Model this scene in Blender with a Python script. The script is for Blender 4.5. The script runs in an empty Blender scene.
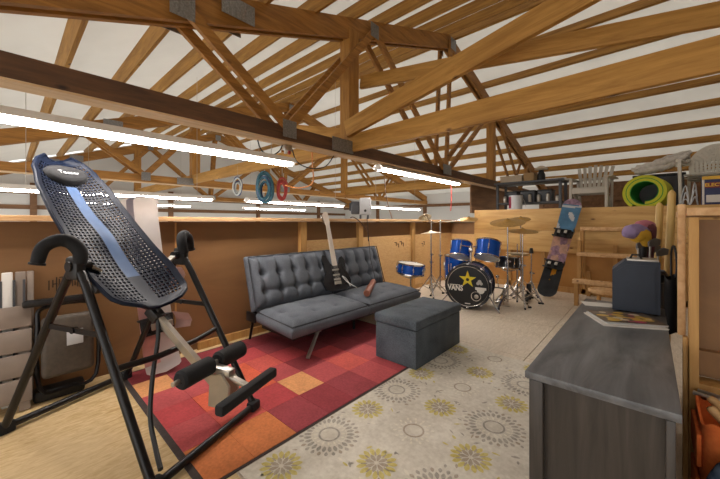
import bpy, bmesh, math, random
from mathutils import Vector, Matrix, Euler
random.seed(7)
R = math.radians
PI = math.pi
scene = bpy.context.scene
COL = scene.collection

# ------------------------------------------------------------------ camera, world, exposure
cam_data = bpy.data.cameras.new('camera')
cam = bpy.data.objects.new('camera', cam_data)
COL.objects.link(cam)
cam.location = (0, 0, 1.2)
cam.rotation_euler = (R(90), 0, R(42.2))
cam_data.sensor_width = 36
cam_data.lens = 16.0
cam_data.shift_y = -17.5 / 720
cam_data.clip_start = 0.05
scene.camera = cam
world = bpy.data.worlds.new('world')
scene.world = world
world.use_nodes = True
bg = world.node_tree.nodes['Background']
bg.inputs[0].default_value = (1.0, 0.97, 0.93, 1)
WORLD_STRENGTH = 1.25
bg.inputs[1].default_value = WORLD_STRENGTH
TUBE_STRENGTH = 32.0
scene.view_settings.view_transform = 'Standard'
scene.view_settings.look = 'None'
scene.view_settings.gamma = 1
scene.view_settings.use_curve_mapping = False
scene.view_settings.exposure = 0.56

# ------------------------------------------------------------------ materials
def lin(h):
    h = h.lstrip('#')
    v = [int(h[i:i+2], 16) / 255 for i in (0, 2, 4)]
    return tuple((x / 12.92 if x <= 0.04045 else ((x + 0.055) / 1.055) ** 2.4) for x in v) + (1,)

def base_mat(name, rough=0.6, metal=0.0):
    m = bpy.data.materials.new(name)
    m.use_nodes = True
    b = m.node_tree.nodes['Principled BSDF']
    b.inputs['Roughness'].default_value = rough
    b.inputs['Metallic'].default_value = metal
    return m, m.node_tree, b

def plain(name, col, rough=0.6, metal=0.0, vary=0.06, scale=14, bump=0.0, bscale=200):
    """a colour with a little noise in it"""
    m, t, b = base_mat(name, rough, metal)
    tc = t.nodes.new('ShaderNodeTexCoord')
    n = t.nodes.new('ShaderNodeTexNoise'); n.inputs['Scale'].default_value = scale; n.inputs['Detail'].default_value = 4
    t.links.new(tc.outputs['Object'], n.inputs['Vector'])
    r = t.nodes.new('ShaderNodeValToRGB')
    c = lin(col)
    r.color_ramp.elements[0].position = 0.3; r.color_ramp.elements[1].position = 0.7
    r.color_ramp.elements[0].color = tuple(x * (1 - vary) for x in c[:3]) + (1,)
    r.color_ramp.elements[1].color = tuple(min(1, x * (1 + vary)) for x in c[:3]) + (1,)
    t.links.new(n.outputs['Fac'], r.inputs['Fac'])
    t.links.new(r.outputs['Color'], b.inputs['Base Color'])
    if bump:
        n2 = t.nodes.new('ShaderNodeTexNoise'); n2.inputs['Scale'].default_value = bscale; n2.inputs['Detail'].default_value = 3
        t.links.new(tc.outputs['Object'], n2.inputs['Vector'])
        bp = t.nodes.new('ShaderNodeBump'); bp.inputs['Strength'].default_value = bump; bp.inputs['Distance'].default_value = 0.004
        t.links.new(n2.outputs['Fac'], bp.inputs['Height'])
        t.links.new(bp.outputs['Normal'], b.inputs['Normal'])
    return m

def wood(name, c0, c1, axis='X', stretch=14, scale=3.0, rough=0.65, knots=True, c2=None):
    """grain running along one axis of the object"""
    m, t, b = base_mat(name, rough)
    tc = t.nodes.new('ShaderNodeTexCoord')
    mp = t.nodes.new('ShaderNodeMapping')
    s = [stretch] * 3
    s['XYZ'.index(axis)] = 1.0
    mp.inputs['Scale'].default_value = s
    t.links.new(tc.outputs['Object'], mp.inputs['Vector'])
    n = t.nodes.new('ShaderNodeTexNoise'); n.inputs['Scale'].default_value = scale; n.inputs['Detail'].default_value = 7
    n.inputs['Roughness'].default_value = 0.62; n.inputs['Distortion'].default_value = 0.7
    t.links.new(mp.outputs['Vector'], n.inputs['Vector'])
    r = t.nodes.new('ShaderNodeValToRGB')
    r.color_ramp.elements[0].position = 0.32; r.color_ramp.elements[1].position = 0.68
    r.color_ramp.elements[0].color = lin(c0); r.color_ramp.elements[1].color = lin(c1)
    t.links.new(n.outputs['Fac'], r.inputs['Fac'])
    out = r.outputs['Color']
    if knots:
        mp2 = t.nodes.new('ShaderNodeMapping')
        s2 = [3.2] * 3; s2['XYZ'.index(axis)] = 1.6
        mp2.inputs['Scale'].default_value = s2
        t.links.new(tc.outputs['Object'], mp2.inputs['Vector'])
        v = t.nodes.new('ShaderNodeTexVoronoi'); v.inputs['Scale'].default_value = 1.6
        t.links.new(mp2.outputs['Vector'], v.inputs['Vector'])
        r2 = t.nodes.new('ShaderNodeValToRGB')
        r2.color_ramp.elements[0].position = 0.03; r2.color_ramp.elements[1].position = 0.11
        r2.color_ramp.elements[0].color = (1, 1, 1, 1); r2.color_ramp.elements[1].color = (0, 0, 0, 1)
        t.links.new(v.outputs['Distance'], r2.inputs['Fac'])
        mx = t.nodes.new('ShaderNodeMixRGB')
        mx.inputs['Color2'].default_value = lin(c2 or '#5a3216')
        t.links.new(r2.outputs['Color'], mx.inputs['Fac']); t.links.new(out, mx.inputs['Color1'])
        out = mx.outputs['Color']
    t.links.new(out, b.inputs['Base Color'])
    return m

def osb(name, c0, c1, c2, rough=0.75):
    """pressed flake board"""
    m, t, b = base_mat(name, rough)
    tc = t.nodes.new('ShaderNodeTexCoord')
    mp = t.nodes.new('ShaderNodeMapping'); mp.inputs['Scale'].default_value = (34, 8, 34)
    t.links.new(tc.outputs['Object'], mp.inputs['Vector'])
    n0 = t.nodes.new('ShaderNodeTexNoise'); n0.inputs['Scale'].default_value = 1.1; n0.inputs['Detail'].default_value = 2
    t.links.new(tc.outputs['Object'], n0.inputs['Vector'])
    v = t.nodes.new('ShaderNodeTexNoise'); v.inputs['Scale'].default_value = 1.4; v.inputs['Detail'].default_value = 8
    v.inputs['Distortion'].default_value = 1.2; v.inputs['Roughness'].default_value = 0.6
    t.links.new(mp.outputs['Vector'], v.inputs['Vector'])
    r = t.nodes.new('ShaderNodeValToRGB')
    r.color_ramp.elements[0].position = 0.33; r.color_ramp.elements[1].position = 0.66
    r.color_ramp.elements[0].color = lin(c0); r.color_ramp.elements[1].color = lin(c1)
    t.links.new(v.outputs['Fac'], r.inputs['Fac'])
    mx = t.nodes.new('ShaderNodeMixRGB'); mx.inputs['Color2'].default_value = lin(c2)
    r2 = t.nodes.new('ShaderNodeValToRGB')
    r2.color_ramp.elements[0].position = 0.42; r2.color_ramp.elements[1].position = 0.7
    t.links.new(n0.outputs['Fac'], r2.inputs['Fac'])
    ml = t.nodes.new('ShaderNodeMath'); ml.operation = 'MULTIPLY'; ml.inputs[1].default_value = 0.55
    t.links.new(r2.outputs['Color'], ml.inputs[0])
    t.links.new(ml.outputs[0], mx.inputs['Fac']); t.links.new(r.outputs['Color'], mx.inputs['Color1'])
    t.links.new(mx.outputs['Color'], b.inputs['Base Color'])
    return m

def emit(name, col, strength):
    m = bpy.data.materials.new(name); m.use_nodes = True
    t = m.node_tree; t.nodes.clear()
    e = t.nodes.new('ShaderNodeEmission'); e.inputs[0].default_value = lin(col); e.inputs[1].default_value = strength
    o = t.nodes.new('ShaderNodeOutputMaterial'); t.links.new(e.outputs[0], o.inputs[0])
    return m

def cloth(name, c0, c1, scale=90, rough=0.95, bump=0.25):
    m, t, b = base_mat(name, rough)
    tc = t.nodes.new('ShaderNodeTexCoord')
    n = t.nodes.new('ShaderNodeTexNoise'); n.inputs['Scale'].default_value = scale; n.inputs['Detail'].default_value = 3
    n2 = t.nodes.new('ShaderNodeTexNoise'); n2.inputs['Scale'].default_value = 5; n2.inputs['Detail'].default_value = 4
    for q in (n, n2): t.links.new(tc.outputs['Object'], q.inputs['Vector'])
    ad = t.nodes.new('ShaderNodeMath'); ad.operation = 'ADD'
    t.links.new(n.outputs['Fac'], ad.inputs[0]); t.links.new(n2.outputs['Fac'], ad.inputs[1])
    hf = t.nodes.new('ShaderNodeMath'); hf.operation = 'MULTIPLY'; hf.inputs[1].default_value = 0.5
    t.links.new(ad.outputs[0], hf.inputs[0])
    r = t.nodes.new('ShaderNodeValToRGB')
    r.color_ramp.elements[0].position = 0.36; r.color_ramp.elements[1].position = 0.64
    r.color_ramp.elements[0].color = lin(c0); r.color_ramp.elements[1].color = lin(c1)
    t.links.new(hf.outputs[0], r.inputs['Fac']); t.links.new(r.outputs['Color'], b.inputs['Base Color'])
    bp = t.nodes.new('ShaderNodeBump'); bp.inputs['Strength'].default_value = bump; bp.inputs['Distance'].default_value = 0.003
    t.links.new(n.outputs['Fac'], bp.inputs['Height']); t.links.new(bp.outputs['Normal'], b.inputs['Normal'])
    return m

M = {}
M['truss'] = wood('truss_lumber', '#80551f', '#b27c36', 'Y', 10, 2.0)
M['truss_x'] = wood('brace_lumber', '#9a6c2a', '#c59449', 'X', 10, 2.0)
M['truss_z'] = wood('web_lumber', '#8b5e25', '#b8843c', 'Z', 10, 2.0)
M['chord_dark'] = wood('dark_chord_lumber', '#4b3322', '#6f4c2f', 'Y', 9, 2.2, c2='#2f2018')
M['chord_pale'] = wood('pale_lumber', '#c6a277', '#dfc29a', 'Y', 12, 2.0)
M['purlin'] = wood('purlin_lumber', '#885e24', '#bb8a3e', 'X', 12, 1.6, c2='#4a2a12')
M['sheet'] = plain('white_roof_lining', '#d9d6d0', 0.8, vary=0.03, scale=2.5, bump=0.25, bscale=6)
M['plate'] = plain('galvanised_plate', '#8f8f8d', 0.45, 0.7, vary=0.25, scale=60)
M['floor'] = osb('floor_flake_board', '#b6925e', '#dfc697', '#d3bc96')
M['floor_pale'] = osb('pale_floor_board', '#c4b6a2', '#e0d4c2', '#dbd1c4')
M['seam'] = plain('board_gap', '#4f3d28', 0.9)
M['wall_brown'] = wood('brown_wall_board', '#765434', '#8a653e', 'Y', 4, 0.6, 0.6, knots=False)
M['wall_pale'] = osb('pale_wall_board', '#c89a60', '#dcb57c', '#d2aa74')
M['wall_ply'] = wood('plywood_band', '#b68a4e', '#d3ad6e', 'X', 9, 1.4, 0.6)
M['wall_ply_low'] = wood('golden_plywood', '#a57438', '#bb8846', 'X', 3, 0.8, 0.6, knots=False)
M['stud'] = wood('stud_lumber', '#a87a42', '#c69a5c', 'Z', 10, 2.0)
M['ledge'] = wood('ledge_lumber', '#b98d5c', '#d8b183', 'Y', 10, 2.0)
M['garage_wall'] = plain('white_garage_wall', '#dcdcd8', 0.8, vary=0.03, scale=1.0)
M['girt'] = wood('girt_lumber', '#6a4a30', '#8a6544', 'Y', 9, 1.0)
M['concrete'] = plain('garage_concrete', '#8f8c86', 0.8, vary=0.12, scale=2)
M['black'] = plain('black_plastic', '#131417', 0.45, vary=0.1)
M['blackmetal'] = plain('black_painted_steel', '#101014', 0.34, 0.2, vary=0.1)
M['foam'] = plain('black_foam', '#141519', 0.85, vary=0.15, scale=60, bump=0.2)
M['chrome'] = plain('chrome', '#c9c9c9', 0.2, 1.0, vary=0.03)
M['steel'] = plain('brushed_steel', '#b9b4ac', 0.35, 0.85, vary=0.08)
M['white'] = plain('white_plastic', '#e6e3de', 0.5, vary=0.03)
M['tube'] = emit('lit_tube', '#fff6ee', TUBE_STRENGTH)
M['ink'] = plain('black_marker_ink', '#2a1d12', 0.8)

# ------------------------------------------------------------------ mesh builder
class MB:
    def __init__(self):
        self.bm = bmesh.new()
    def _tag(self, before, mat):
        for f in self.bm.faces:
            if f.index == -1 or f not in before:
                f.material_index = mat
    def box(self, c, s, rot=None, mat=0, bev=0.0, seg=2):
        bm = self.bm
        r = bmesh.ops.create_cube(bm, size=1.0)
        vs = r['verts']
        if rot is None: rm = Matrix.Identity(3)
        elif isinstance(rot, (int, float)): rm = Matrix.Rotation(rot, 3, 'Z')
        elif isinstance(rot, Matrix): rm = rot.to_3x3()
        else: rm = Euler(rot).to_matrix()
        for v in vs:
            v.co = Vector((v.co.x * s[0], v.co.y * s[1], v.co.z * s[2]))
        fs = set(f for v in vs for f in v.link_faces)
        if bev:
            es = list(set(e for v in vs for e in v.link_edges))
            rr = bmesh.ops.bevel(bm, geom=es, offset=bev, segments=seg, profile=0.5, affect='EDGES')
            fs = set(f for f in fs if f.is_valid) | set(rr['faces'])
            vs = list(set(v for f in fs for v in f.verts))
        for v in vs: v.co = rm @ v.co + Vector(c)
        for f in fs: f.material_index = mat
        return self
    def bar(self, p0, p1, w, h, up=(0, 0, 1), mat=0, bev=0.0, ext=0.0):
        p0, p1 = Vector(p0), Vector(p1)
        x = (p1 - p0); L = x.length; x.normalize()
        z = Vector(up); z = (z - x * z.dot(x)).normalized()
        y = z.cross(x)
        rm = Matrix((x, y, z)).transposed()
        return self.box((p0 + p1) / 2, (L + 2 * ext, w, h), rm, mat, bev)
    def ring_loft(self, rings, mat=0, caps=(True, True), closed=False):
        bm = self.bm
        rv = [[bm.verts.new(p) for p in ring] for ring in rings]
        n = len(rv[0])
        rng = range(len(rv)) if closed else range(len(rv) - 1)
        for i in rng:
            a, b = rv[i], rv[(i + 1) % len(rv)]
            for k in range(n):
                f = bm.faces.new((a[k], a[(k + 1) % n], b[(k + 1) % n], b[k])); f.material_index = mat
        if not closed:
            if caps[0]: f = bm.faces.new(rv[0][::-1]); f.material_index = mat
            if caps[1]: f = bm.faces.new(rv[-1]); f.material_index = mat
        return self
    def cyl(self, p0, p1, r0, r1=None, seg=16, mat=0, caps=(True, True)):
        return self.tube([p0, p1], [r0, r0 if r1 is None else r1], seg, mat=mat, caps=caps)
    def tube(self, pts, r, seg=8, closed=False, mat=0, caps=(True, True), smooth=0):
        pts = [Vector(p) for p in pts]
        rs = list(r) if isinstance(r, (list, tuple)) else [r] * len(pts)
        if smooth:
            np_, nr = [], []
            n = len(pts)
            last = n if closed else n - 1
            for i in range(last):
                p = [pts[(i + k) % n] if closed else pts[min(max(i + k, 0), n - 1)] for k in (-1, 0, 1, 2)]
                ra, rb = rs[i], rs[(i + 1) % n]
                for q in range(smooth):
                    t = q / smooth
                    np_.append(0.5 * ((2 * p[1]) + (p[2] - p[0]) * t + (2 * p[0] - 5 * p[1] + 4 * p[2] - p[3]) * t * t + (3 * p[1] - p[0] - 3 * p[2] + p[3]) * t ** 3))
                    nr.append(ra + (rb - ra) * t)
            if not closed: np_.append(pts[-1]); nr.append(rs[-1])
            pts, rs = np_, nr
        n = len(pts)
        rings = []
        prev = None
        for i in range(n):
            if closed: d = pts[(i + 1) % n] - pts[i - 1]
            else: d = pts[min(i + 1, n - 1)] - pts[max(i - 1, 0)]
            d.normalize()
            if prev is None:
                a = Vector((0, 0, 1)) if abs(d.z) < 0.9 else Vector((1, 0, 0))
                u = d.cross(a).normalized()
            else:
                u = (prev - d * prev.dot(d)).normalized()
            prev = u
            v = d.cross(u)
            rings.append([pts[i] + (u * math.cos(2 * PI * k / seg) + v * math.sin(2 * PI * k / seg)) * rs[i] for k in range(seg)])
        return self.ring_loft(rings, mat, caps, closed)
    def lathe(self, prof, o=(0, 0, 0), axis=(0, 0, 1), seg=24, mat=0, mats=None, caps=(True, True)):
        o = Vector(o); z = Vector(axis).normalized()
        a = Vector((1, 0, 0)) if abs(z.x) < 0.9 else Vector((0, 1, 0))
        x = (a - z * a.dot(z)).normalized(); y = z.cross(x)
        bm = self.bm
        rv = []
        for r, h in prof:
            rv.append([bm.verts.new(o + z * h + (x * math.cos(2 * PI * k / seg) + y * math.sin(2 * PI * k / seg)) * max(r, 1e-4)) for k in range(seg)])
        for i in range(len(rv) - 1):
            for k in range(seg):
                f = bm.faces.new((rv[i][k], rv[i][(k + 1) % seg], rv[i + 1][(k + 1) % seg], rv[i + 1][k]))
                f.material_index = mats[i] if mats else mat
        if caps[0]: f = bm.faces.new(rv[0][::-1]); f.material_index = mats[0] if mats else mat
        if caps[1]: f = bm.faces.new(rv[-1]); f.material_index = mats[-1] if mats else mat
        return self
    def prism(self, poly, o, x, y, th, mat=0):
        """outline poly in the plane (o,x,y), given real thickness th along x cross y"""
        o, x, y = Vector(o), Vector(x).normalized(), Vector(y).normalized()
        z = x.cross(y)
        bm = self.bm
        a = [bm.verts.new(o + x * p[0] + y * p[1] + z * (th / 2)) for p in poly]
        b = [bm.verts.new(o + x * p[0] + y * p[1] - z * (th / 2)) for p in poly]
        n = len(poly)
        fs = [bm.faces.new(a), bm.faces.new(b[::-1])]
        for k in range(n):
            fs.append(bm.faces.new((a[k], b[k], b[(k + 1) % n], a[(k + 1) % n])))
        for f in fs: f.material_index = mat
        return self
    def sphere(self, c, s, seg=16, rings=10, mat=0, rot=None):
        bm = self.bm
        r = bmesh.ops.create_uvsphere(bm, u_segments=seg, v_segments=rings, radius=1.0)
        if not isinstance(s, (tuple, list)): s = (s, s, s)
        rm = Euler(rot).to_matrix() if rot else Matrix.Identity(3)
        for v in r['verts']:
            v.co = rm @ Vector((v.co.x * s[0], v.co.y * s[1], v.co.z * s[2])) + Vector(c)
        for f in set(f for v in r['verts'] for f in v.link_faces): f.material_index = mat
        return self
    def grid(self, fn, nu, nv, mat=0, wrap=False, matfn=None):
        bm = self.bm
        g = [[bm.verts.new(fn(i / nu, j / nv)) for j in range(nv + 1)] for i in range(nu + 1)]
        for i in range(nu):
            for j in range(nv):
                f = bm.faces.new((g[i][j], g[i + 1][j], g[i + 1][j + 1], g[i][j + 1]))
                f.material_index = matfn((i + .5) / nu, (j + .5) / nv) if matfn else mat
        return g
    def text(self, s, size, mtx, th=0.002, mat=0, align='CENTER', shear=0.0, bold=0.0):
        cu = bpy.data.curves.new('lettering', 'FONT')
        cu.body = s; cu.size = size; cu.extrude = th / 2; cu.align_x = align; cu.align_y = 'CENTER'
        cu.shear = shear; cu.offset = bold; cu.resolution_u = 3
        ob = bpy.data.objects.new('lettering', cu)
        COL.objects.link(ob)
        dg = bpy.context.evaluated_depsgraph_get()
        me = bpy.data.meshes.new_from_object(ob.evaluated_get(dg))
        bpy.data.objects.remove(ob); bpy.data.curves.remove(cu)
        n0 = len(self.bm.faces)
        nv = len(self.bm.verts)
        self.bm.from_mesh(me)
        self.bm.verts.ensure_lookup_table(); self.bm.faces.ensure_lookup_table()
        for v in self.bm.verts[nv:]: v.co = mtx @ v.co
        for f in self.bm.faces[n0:]: f.material_index = mat
        bpy.data.meshes.remove(me)
        return self
    def xform(self, m):
        bmesh.ops.transform(self.bm, matrix=m, verts=self.bm.verts[:]); return self
    def build(self, name, mats, parent=None, smooth=40, loc=None, rotz=None, weld=True):
        bm = self.bm
        bmesh.ops.recalc_face_normals(bm, faces=bm.faces[:])
        me = bpy.data.meshes.new(name)
        bm.to_mesh(me); bm.free()
        for m in (mats if isinstance(mats, (list, tuple)) else [mats]):
            me.materials.append(M[m] if isinstance(m, str) else m)
        if smooth:
            for p in me.polygons: p.use_smooth = True
            me.set_sharp_from_angle(angle=R(smooth))
        o = bpy.data.objects.new(name, me)
        COL.objects.link(o)
        if parent is not None: o.parent = parent
        if loc is not None: o.location = loc
        if rotz is not None: o.rotation_euler = (0, 0, rotz)
        return o

def tag(o, label, cat, group=None, kind=None):
    o['label'] = label; o['category'] = cat
    if group: o['group'] = group
    if kind: o['kind'] = kind
    return o

def thing(name, label, cat, loc=(0, 0, 0), rot=0, group=None, kind=None):
    o = bpy.data.objects.new(name, None)
    o.empty_display_size = 0.1
    COL.objects.link(o)
    o.location = loc
    o.rotation_euler = (0, 0, rot) if isinstance(rot, (int, float)) else rot
    return tag(o, label, cat, group, kind)

def copy_tree(o, parent=None):
    c = o.copy(); COL.objects.link(c)
    if parent is not None: c.parent = parent
    for ch in [x for x in bpy.data.objects if x.parent == o]:
        copy_tree(ch, c)
    return c

# ================================================================== the setting
def struct(o, label, cat):
    return tag(o, label, cat, kind='structure')

RY, RZ, SL, SR = 5.44, 4.37, 0.354, 0.302              # underside of the top chords at the ridge
def roof_z(y): return RZ - (SL * (RY - y) if y < RY else SR * (y - RY))
# floor of the loft: sheets with narrow gaps
m = MB()
m.box((0.58, 2.0, -0.035), (7.66, 9.0, 0.03), mat=2)
for j in range(8):
    y0 = -2.50 + j * 1.115
    for k in range(3):
        x0 = -3.25 + k * 2.44
        pale = 1 if y0 > 1.9 else 0
        m.box((x0 + 1.22, y0 + 0.5575, -0.01), (2.433, 1.108, 0.02), mat=pale)
struct(m.build('floor', ['floor', 'floor_pale', 'seam']), 'loft floor of tan flake board sheets with narrow seams', 'floor')
m = MB(); m.box((0.88, 9.7, 1.405), (7.06, 6.5, 0.05))
struct(m.build('floor_platform', 'floor_pale'), 'raised storage platform floor behind the back half wall', 'floor')
m = MB(); m.box((-8.2, 5.0, -2.75), (9.9, 17, 0.1))
struct(m.build('floor_garage', 'concrete'), 'grey concrete garage floor far below the loft', 'floor')

# left half wall with studs, pale lower boards and ledge
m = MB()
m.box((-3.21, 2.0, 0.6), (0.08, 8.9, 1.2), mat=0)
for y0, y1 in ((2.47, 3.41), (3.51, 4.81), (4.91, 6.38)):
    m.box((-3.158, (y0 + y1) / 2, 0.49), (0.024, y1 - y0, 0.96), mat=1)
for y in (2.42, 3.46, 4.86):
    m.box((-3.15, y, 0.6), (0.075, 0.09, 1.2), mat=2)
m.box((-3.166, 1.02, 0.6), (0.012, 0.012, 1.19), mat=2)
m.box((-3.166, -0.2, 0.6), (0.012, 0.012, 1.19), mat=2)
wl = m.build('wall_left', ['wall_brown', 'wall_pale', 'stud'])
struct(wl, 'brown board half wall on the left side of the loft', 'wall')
m = MB()
y = 0.20
for i in range(17):                                      # marker scrawl too smudged to read
    h = random.uniform(0.05, 0.11)
    m.box((-3.1685, y, 0.755 + random.uniform(-.01, .015)), (0.004, 0.006, h))
    if i % 2: m.box((-3.1685, y + 0.012, 0.755 + random.choice((-.04, 0, .045))), (0.004, 0.024, 0.006))
    y += random.uniform(0.013, 0.024)
for k, (yy, zz) in enumerate(((4.35, 0.86), (4.42, 0.83), (4.5, 0.87), (4.56, 0.84), (5.2, 0.8), (5.25, 0.83))):
    m.box((-3.1435, yy, zz), (0.004, 0.05, 0.012)); m.box((-3.1435, yy + .02, zz - .03), (0.004, 0.01, 0.06))
m.build('marking', 'ink', wl)
m = MB(); m.box((-3.19, 2.0, 1.225), (0.24, 8.9, 0.04), bev=0.004)
struct(m.build('trim_1', 'ledge'), 'pale lumber ledge capping the left half wall', 'ledge')
m = MB(); m.box((-3.145, 3.2, 0.035), (0.03, 4.0, 0.07))
struct(m.build('baseboard_left', 'stud'), 'plain lumber strip along the foot of the left wall', 'baseboard')

# back half wall behind the drums
m = MB()
m.box((0.88, 6.46, 0.7), (7.06, 0.05, 1.40), mat=1)
m.box((0.88, 6.415, 1.245), (7.06, 0.05, 0.385), mat=0, bev=0.003)
m.box((0.88, 6.41, 0.86), (7.06, 0.05, 0.375), mat=0, bev=0.003)
for xx in (-2.60, -1.98, -1.42, -0.82, -0.2, 0.4):
    m.box((xx, 6.425, 0.34), (0.06, 0.05, 0.66), mat=2)
m.box((0.88, 6.425, 0.045), (7.06, 0.05, 0.09), mat=2)
struct(m.build('wall_back', ['wall_ply', 'wall_ply_low', 'stud']), 'plywood faced half wall behind the drum kit', 'wall')
m = MB()
m.box((-2.93, 6.45, 0.6), (0.58, 0.05, 1.2), mat=0)
m.box((-2.93, 6.42, 0.48), (0.56, 0.03, 0.94), mat=1)
m.box((-2.93, 6.42, 1.225), (0.60, 0.16, 0.04), mat=2)
struct(m.build('wall_corner', ['wall_brown', 'wall_pale', 'ledge']), 'short lower wall piece in the corner left of the plywood wall', 'wall')
m = MB(); m.box((-2.82, 7.75, 1.69), (0.03, 2.3, 0.60))
struct(m.build('trim_2', 'girt'), 'dark board panel under the far end of the long beam', 'panel')

# far garage walls, white with lumber girts
m = MB()
m.prism([(-2.0, -2.7), (13.1, -2.7), (13.1, roof_z(13.1) + .36), (RY, RZ + .36), (-2.0, roof_z(-2.0) + .36)], (-13.02, 0, 0), (0, 1, 0), (0, 0, 1), 0.1, mat=0)
for z in (1.15, 1.62, 2.05): m.box((-12.96, 5.8, z), (0.06, 15, 0.12), mat=1)
for y in (0.5, 4, 7.5, 11): m.box((-12.93, y, 0), (0.14, 0.14, 4.6), mat=1)
struct(m.build('wall_far', ['garage_wall', 'girt']), 'white far garage wall with brown lumber girts', 'wall')
m = MB()
m.box((-7.95, 13.05, -0.1), (10.1, 0.1, 5.3), mat=0); m.box((0.78, 13.05, -0.1), (7.36, 0.1, 5.3), mat=1)
for z in (1.95,): m.box((-4.5, 12.97, z), (17, 0.05, 0.12), mat=1)
for xx in (-10.5, -7.7, -5.2, -2.9): m.box((xx, 12.95, 0), (0.14, 0.1, 4.6), mat=1)
struct(m.build('wall_end', ['garage_wall', 'girt']), 'white end wall under the far eave of the roof', 'wall')

m = MB()  # out-of-view gable wall, added to keep world light off the right roof
m.prism([(-2.0, -.1), (13.1, -.1), (13.1, roof_z(13.1) + .36), (RY, RZ + .36), (-2.0, roof_z(-2.0) + .36)], (4.45, 0, 0), (0, 1, 0), (0, 0, 1), 0.08)
struct(m.build('wall_gable_unseen', 'wall_brown'), 'unseen brown board gable wall added to cut light on the right side of the loft', 'wall')
# roof: lining, purlins, trusses, braces
m = MB()
def lining(u, v, y0, y1):
    y = y0 + (y1 - y0) * v
    return Vector((-13 + 17.5 * u, y, roof_z(y) + 0.40 + 0.012 * math.sin(y * 10.13)))
m.grid(lambda u, v: lining(u, v, -2.0, RY), 8, 60)
m.grid(lambda u, v: lining(u, v, RY, 13.0), 8, 60)
bmesh.ops.solidify(m.bm, geom=m.bm.faces[:], thickness=0.03)
struct(m.build('ceiling', 'sheet', smooth=60), 'white insulation lining stretched above the roof purlins', 'ceiling')
ys = [RY - 0.12 - 0.615 * k for k in range(12)] + [8.52 + 0.735 * k for k in range(-4, 6)]
for y in ys:
    mm = MB()
    s = SL if y < RY else -SR
    mm.box((0, 0, 0), (17.3, 0.045, 0.15))
    o = mm.build('roof_purlin', 'purlin')
    o.location = (-4.35, y, roof_z(y) + 0.315)
    o.rotation_euler = (math.atan(s), 0, 0)
    struct(o, 'long lumber purlin running across under the white roof lining', 'purlin')

def truss(X, near):
    t = thing('roof_truss', near, 'roof truss', (X, 0, 0), kind='structure')
    m = MB()
    m.box((0, 5.8, 2.085), (0.17, 14.3, 0.15), mat=0)
    m.box((0, 5.8, 2.006), (0.172, 14.3, 0.014), mat=1)
    m.build('bottom_chord', ['chord_dark', 'chord_pale'] if X == -2.77 else ['truss', 'chord_pale'], t)
    for (y0, y1) in ((-1.7, RY), (RY, 12.9)):
        m = MB()
        for sx in (-0.05, 0.05):
            m.bar((sx, y0, roof_z(y0) + 0.125), (sx, y1, roof_z(y1) + 0.125), 0.045, 0.235)
        m.box((0, (y0 + y1) / 2, 0), (0.001, 0.001, 0.001)) if False else None
        m.build('top_chord', 'truss', t)
    for y in (2.86, 7.64):
        m = MB(); m.box((0, y, (2.16 + roof_z(y) + .1) / 2), (0.16, 0.17, roof_z(y) + .1 - 2.16)); m.build('king_post', 'truss_z', t)
    webs = [((0.93, roof_z(.93) + .08), (1.88, 2.14)), ((3.19, roof_z(3.19) + .08), (1.88, 2.14)), ((3.24, roof_z(3.24) + .08), (5.10, 2.14)),
            ((5.20, 2.14), (RY - .06, RZ + .1)), ((5.30, 2.14), (7.50, roof_z(7.5) + .08)), ((7.80, roof_z(7.8) + .05), (9.5, 2.14)), ((9.6, 2.14), (10.3, roof_z(10.3) + .05))]
    for (a, b) in webs:
        m = MB()
        for sx in (-0.106, 0.106):
            m.bar((sx, a[0], a[1]), (sx, b[0], b[1]), 0.04, 0.09, up=(1, 0, 0) if False else (0, 0.3, 1))
        m.build('web', 'truss', t)
    for (y, z, w, h) in ((1.88, 2.12, 0.16, 0.17), (2.62, 2.09, 0.34, 0.15), (5.2, 2.12, 0.3, 0.17), (0.9, roof_z(.9) + .1, 0.18, 0.2), (3.2, roof_z(3.2) + .1, 0.16, 0.18), (RY, RZ + .05, 0.2, 0.2), (1.35, roof_z(1.35) + .12, .3, .17)):
        m = MB()
        for sx in (-0.129, 0.129):
            m.box((sx, y, z), (0.004, w, h))
            for k in range(6): m.box((sx * 1.02, y - w / 2 + w * (k + .5) / 6, z), (0.004, w / 14, h * .96))
        m.build('gusset_plate', 'plate', t)
    return t
truss(-2.77, 'large lumber roof truss whose dark bottom beam crosses above the futon')
truss(-7.65, 'lumber roof truss beyond the loft over the open garage')
truss(-12.4, 'lumber roof truss against the white far garage wall')
truss(2.0, 'lumber roof truss on the right side over the storage platform')
def brace(name, p0, p1, w, h, label, mat='truss_x'):
    m = MB(); p0, p1 = Vector(p0), Vector(p1)
    c = (p0 + p1) / 2; d = p1 - p0
    m.box((0, 0, 0), (d.length, w, h), bev=0.004)
    o = m.build(name, mat)
    x = d.normalized(); z = Vector((0, 0, 1)); z = (z - x * z.dot(x)).normalized(); y = z.cross(x)
    o.matrix_world = Matrix.Translation(c) @ Matrix((x, y, z)).transposed().to_4x4()
    return struct(o, label, 'brace')
brace('cross_beam', (-2.70, 2.80, 2.15), (1.95, 2.80, 2.20), 0.05, 0.21, 'lower of the beams running right from the truss post')
brace('diagonal_brace', (-2.70, 2.74, 2.31), (1.95, 3.0, 3.46), 0.06, 0.20, 'sloping brace rising to the right from the foot of the truss post')
brace('cross_beam', (-2.72, 3.02, 2.97), (1.95, 3.32, 2.40), 0.05, 0.16, 'upper beam running right from halfway up the truss post')
brace('cross_beam', (-7.6, 2.80, 2.15), (-2.86, 2.80, 2.15), 0.05, 0.20, 'beam running left from the truss post over the garage')
brace('diagonal_brace', (-7.55, 2.9, 3.5), (-2.86, 2.9, 2.3), 0.05, 0.16, 'sloping brace rising to the left from the truss post over the garage')
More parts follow.
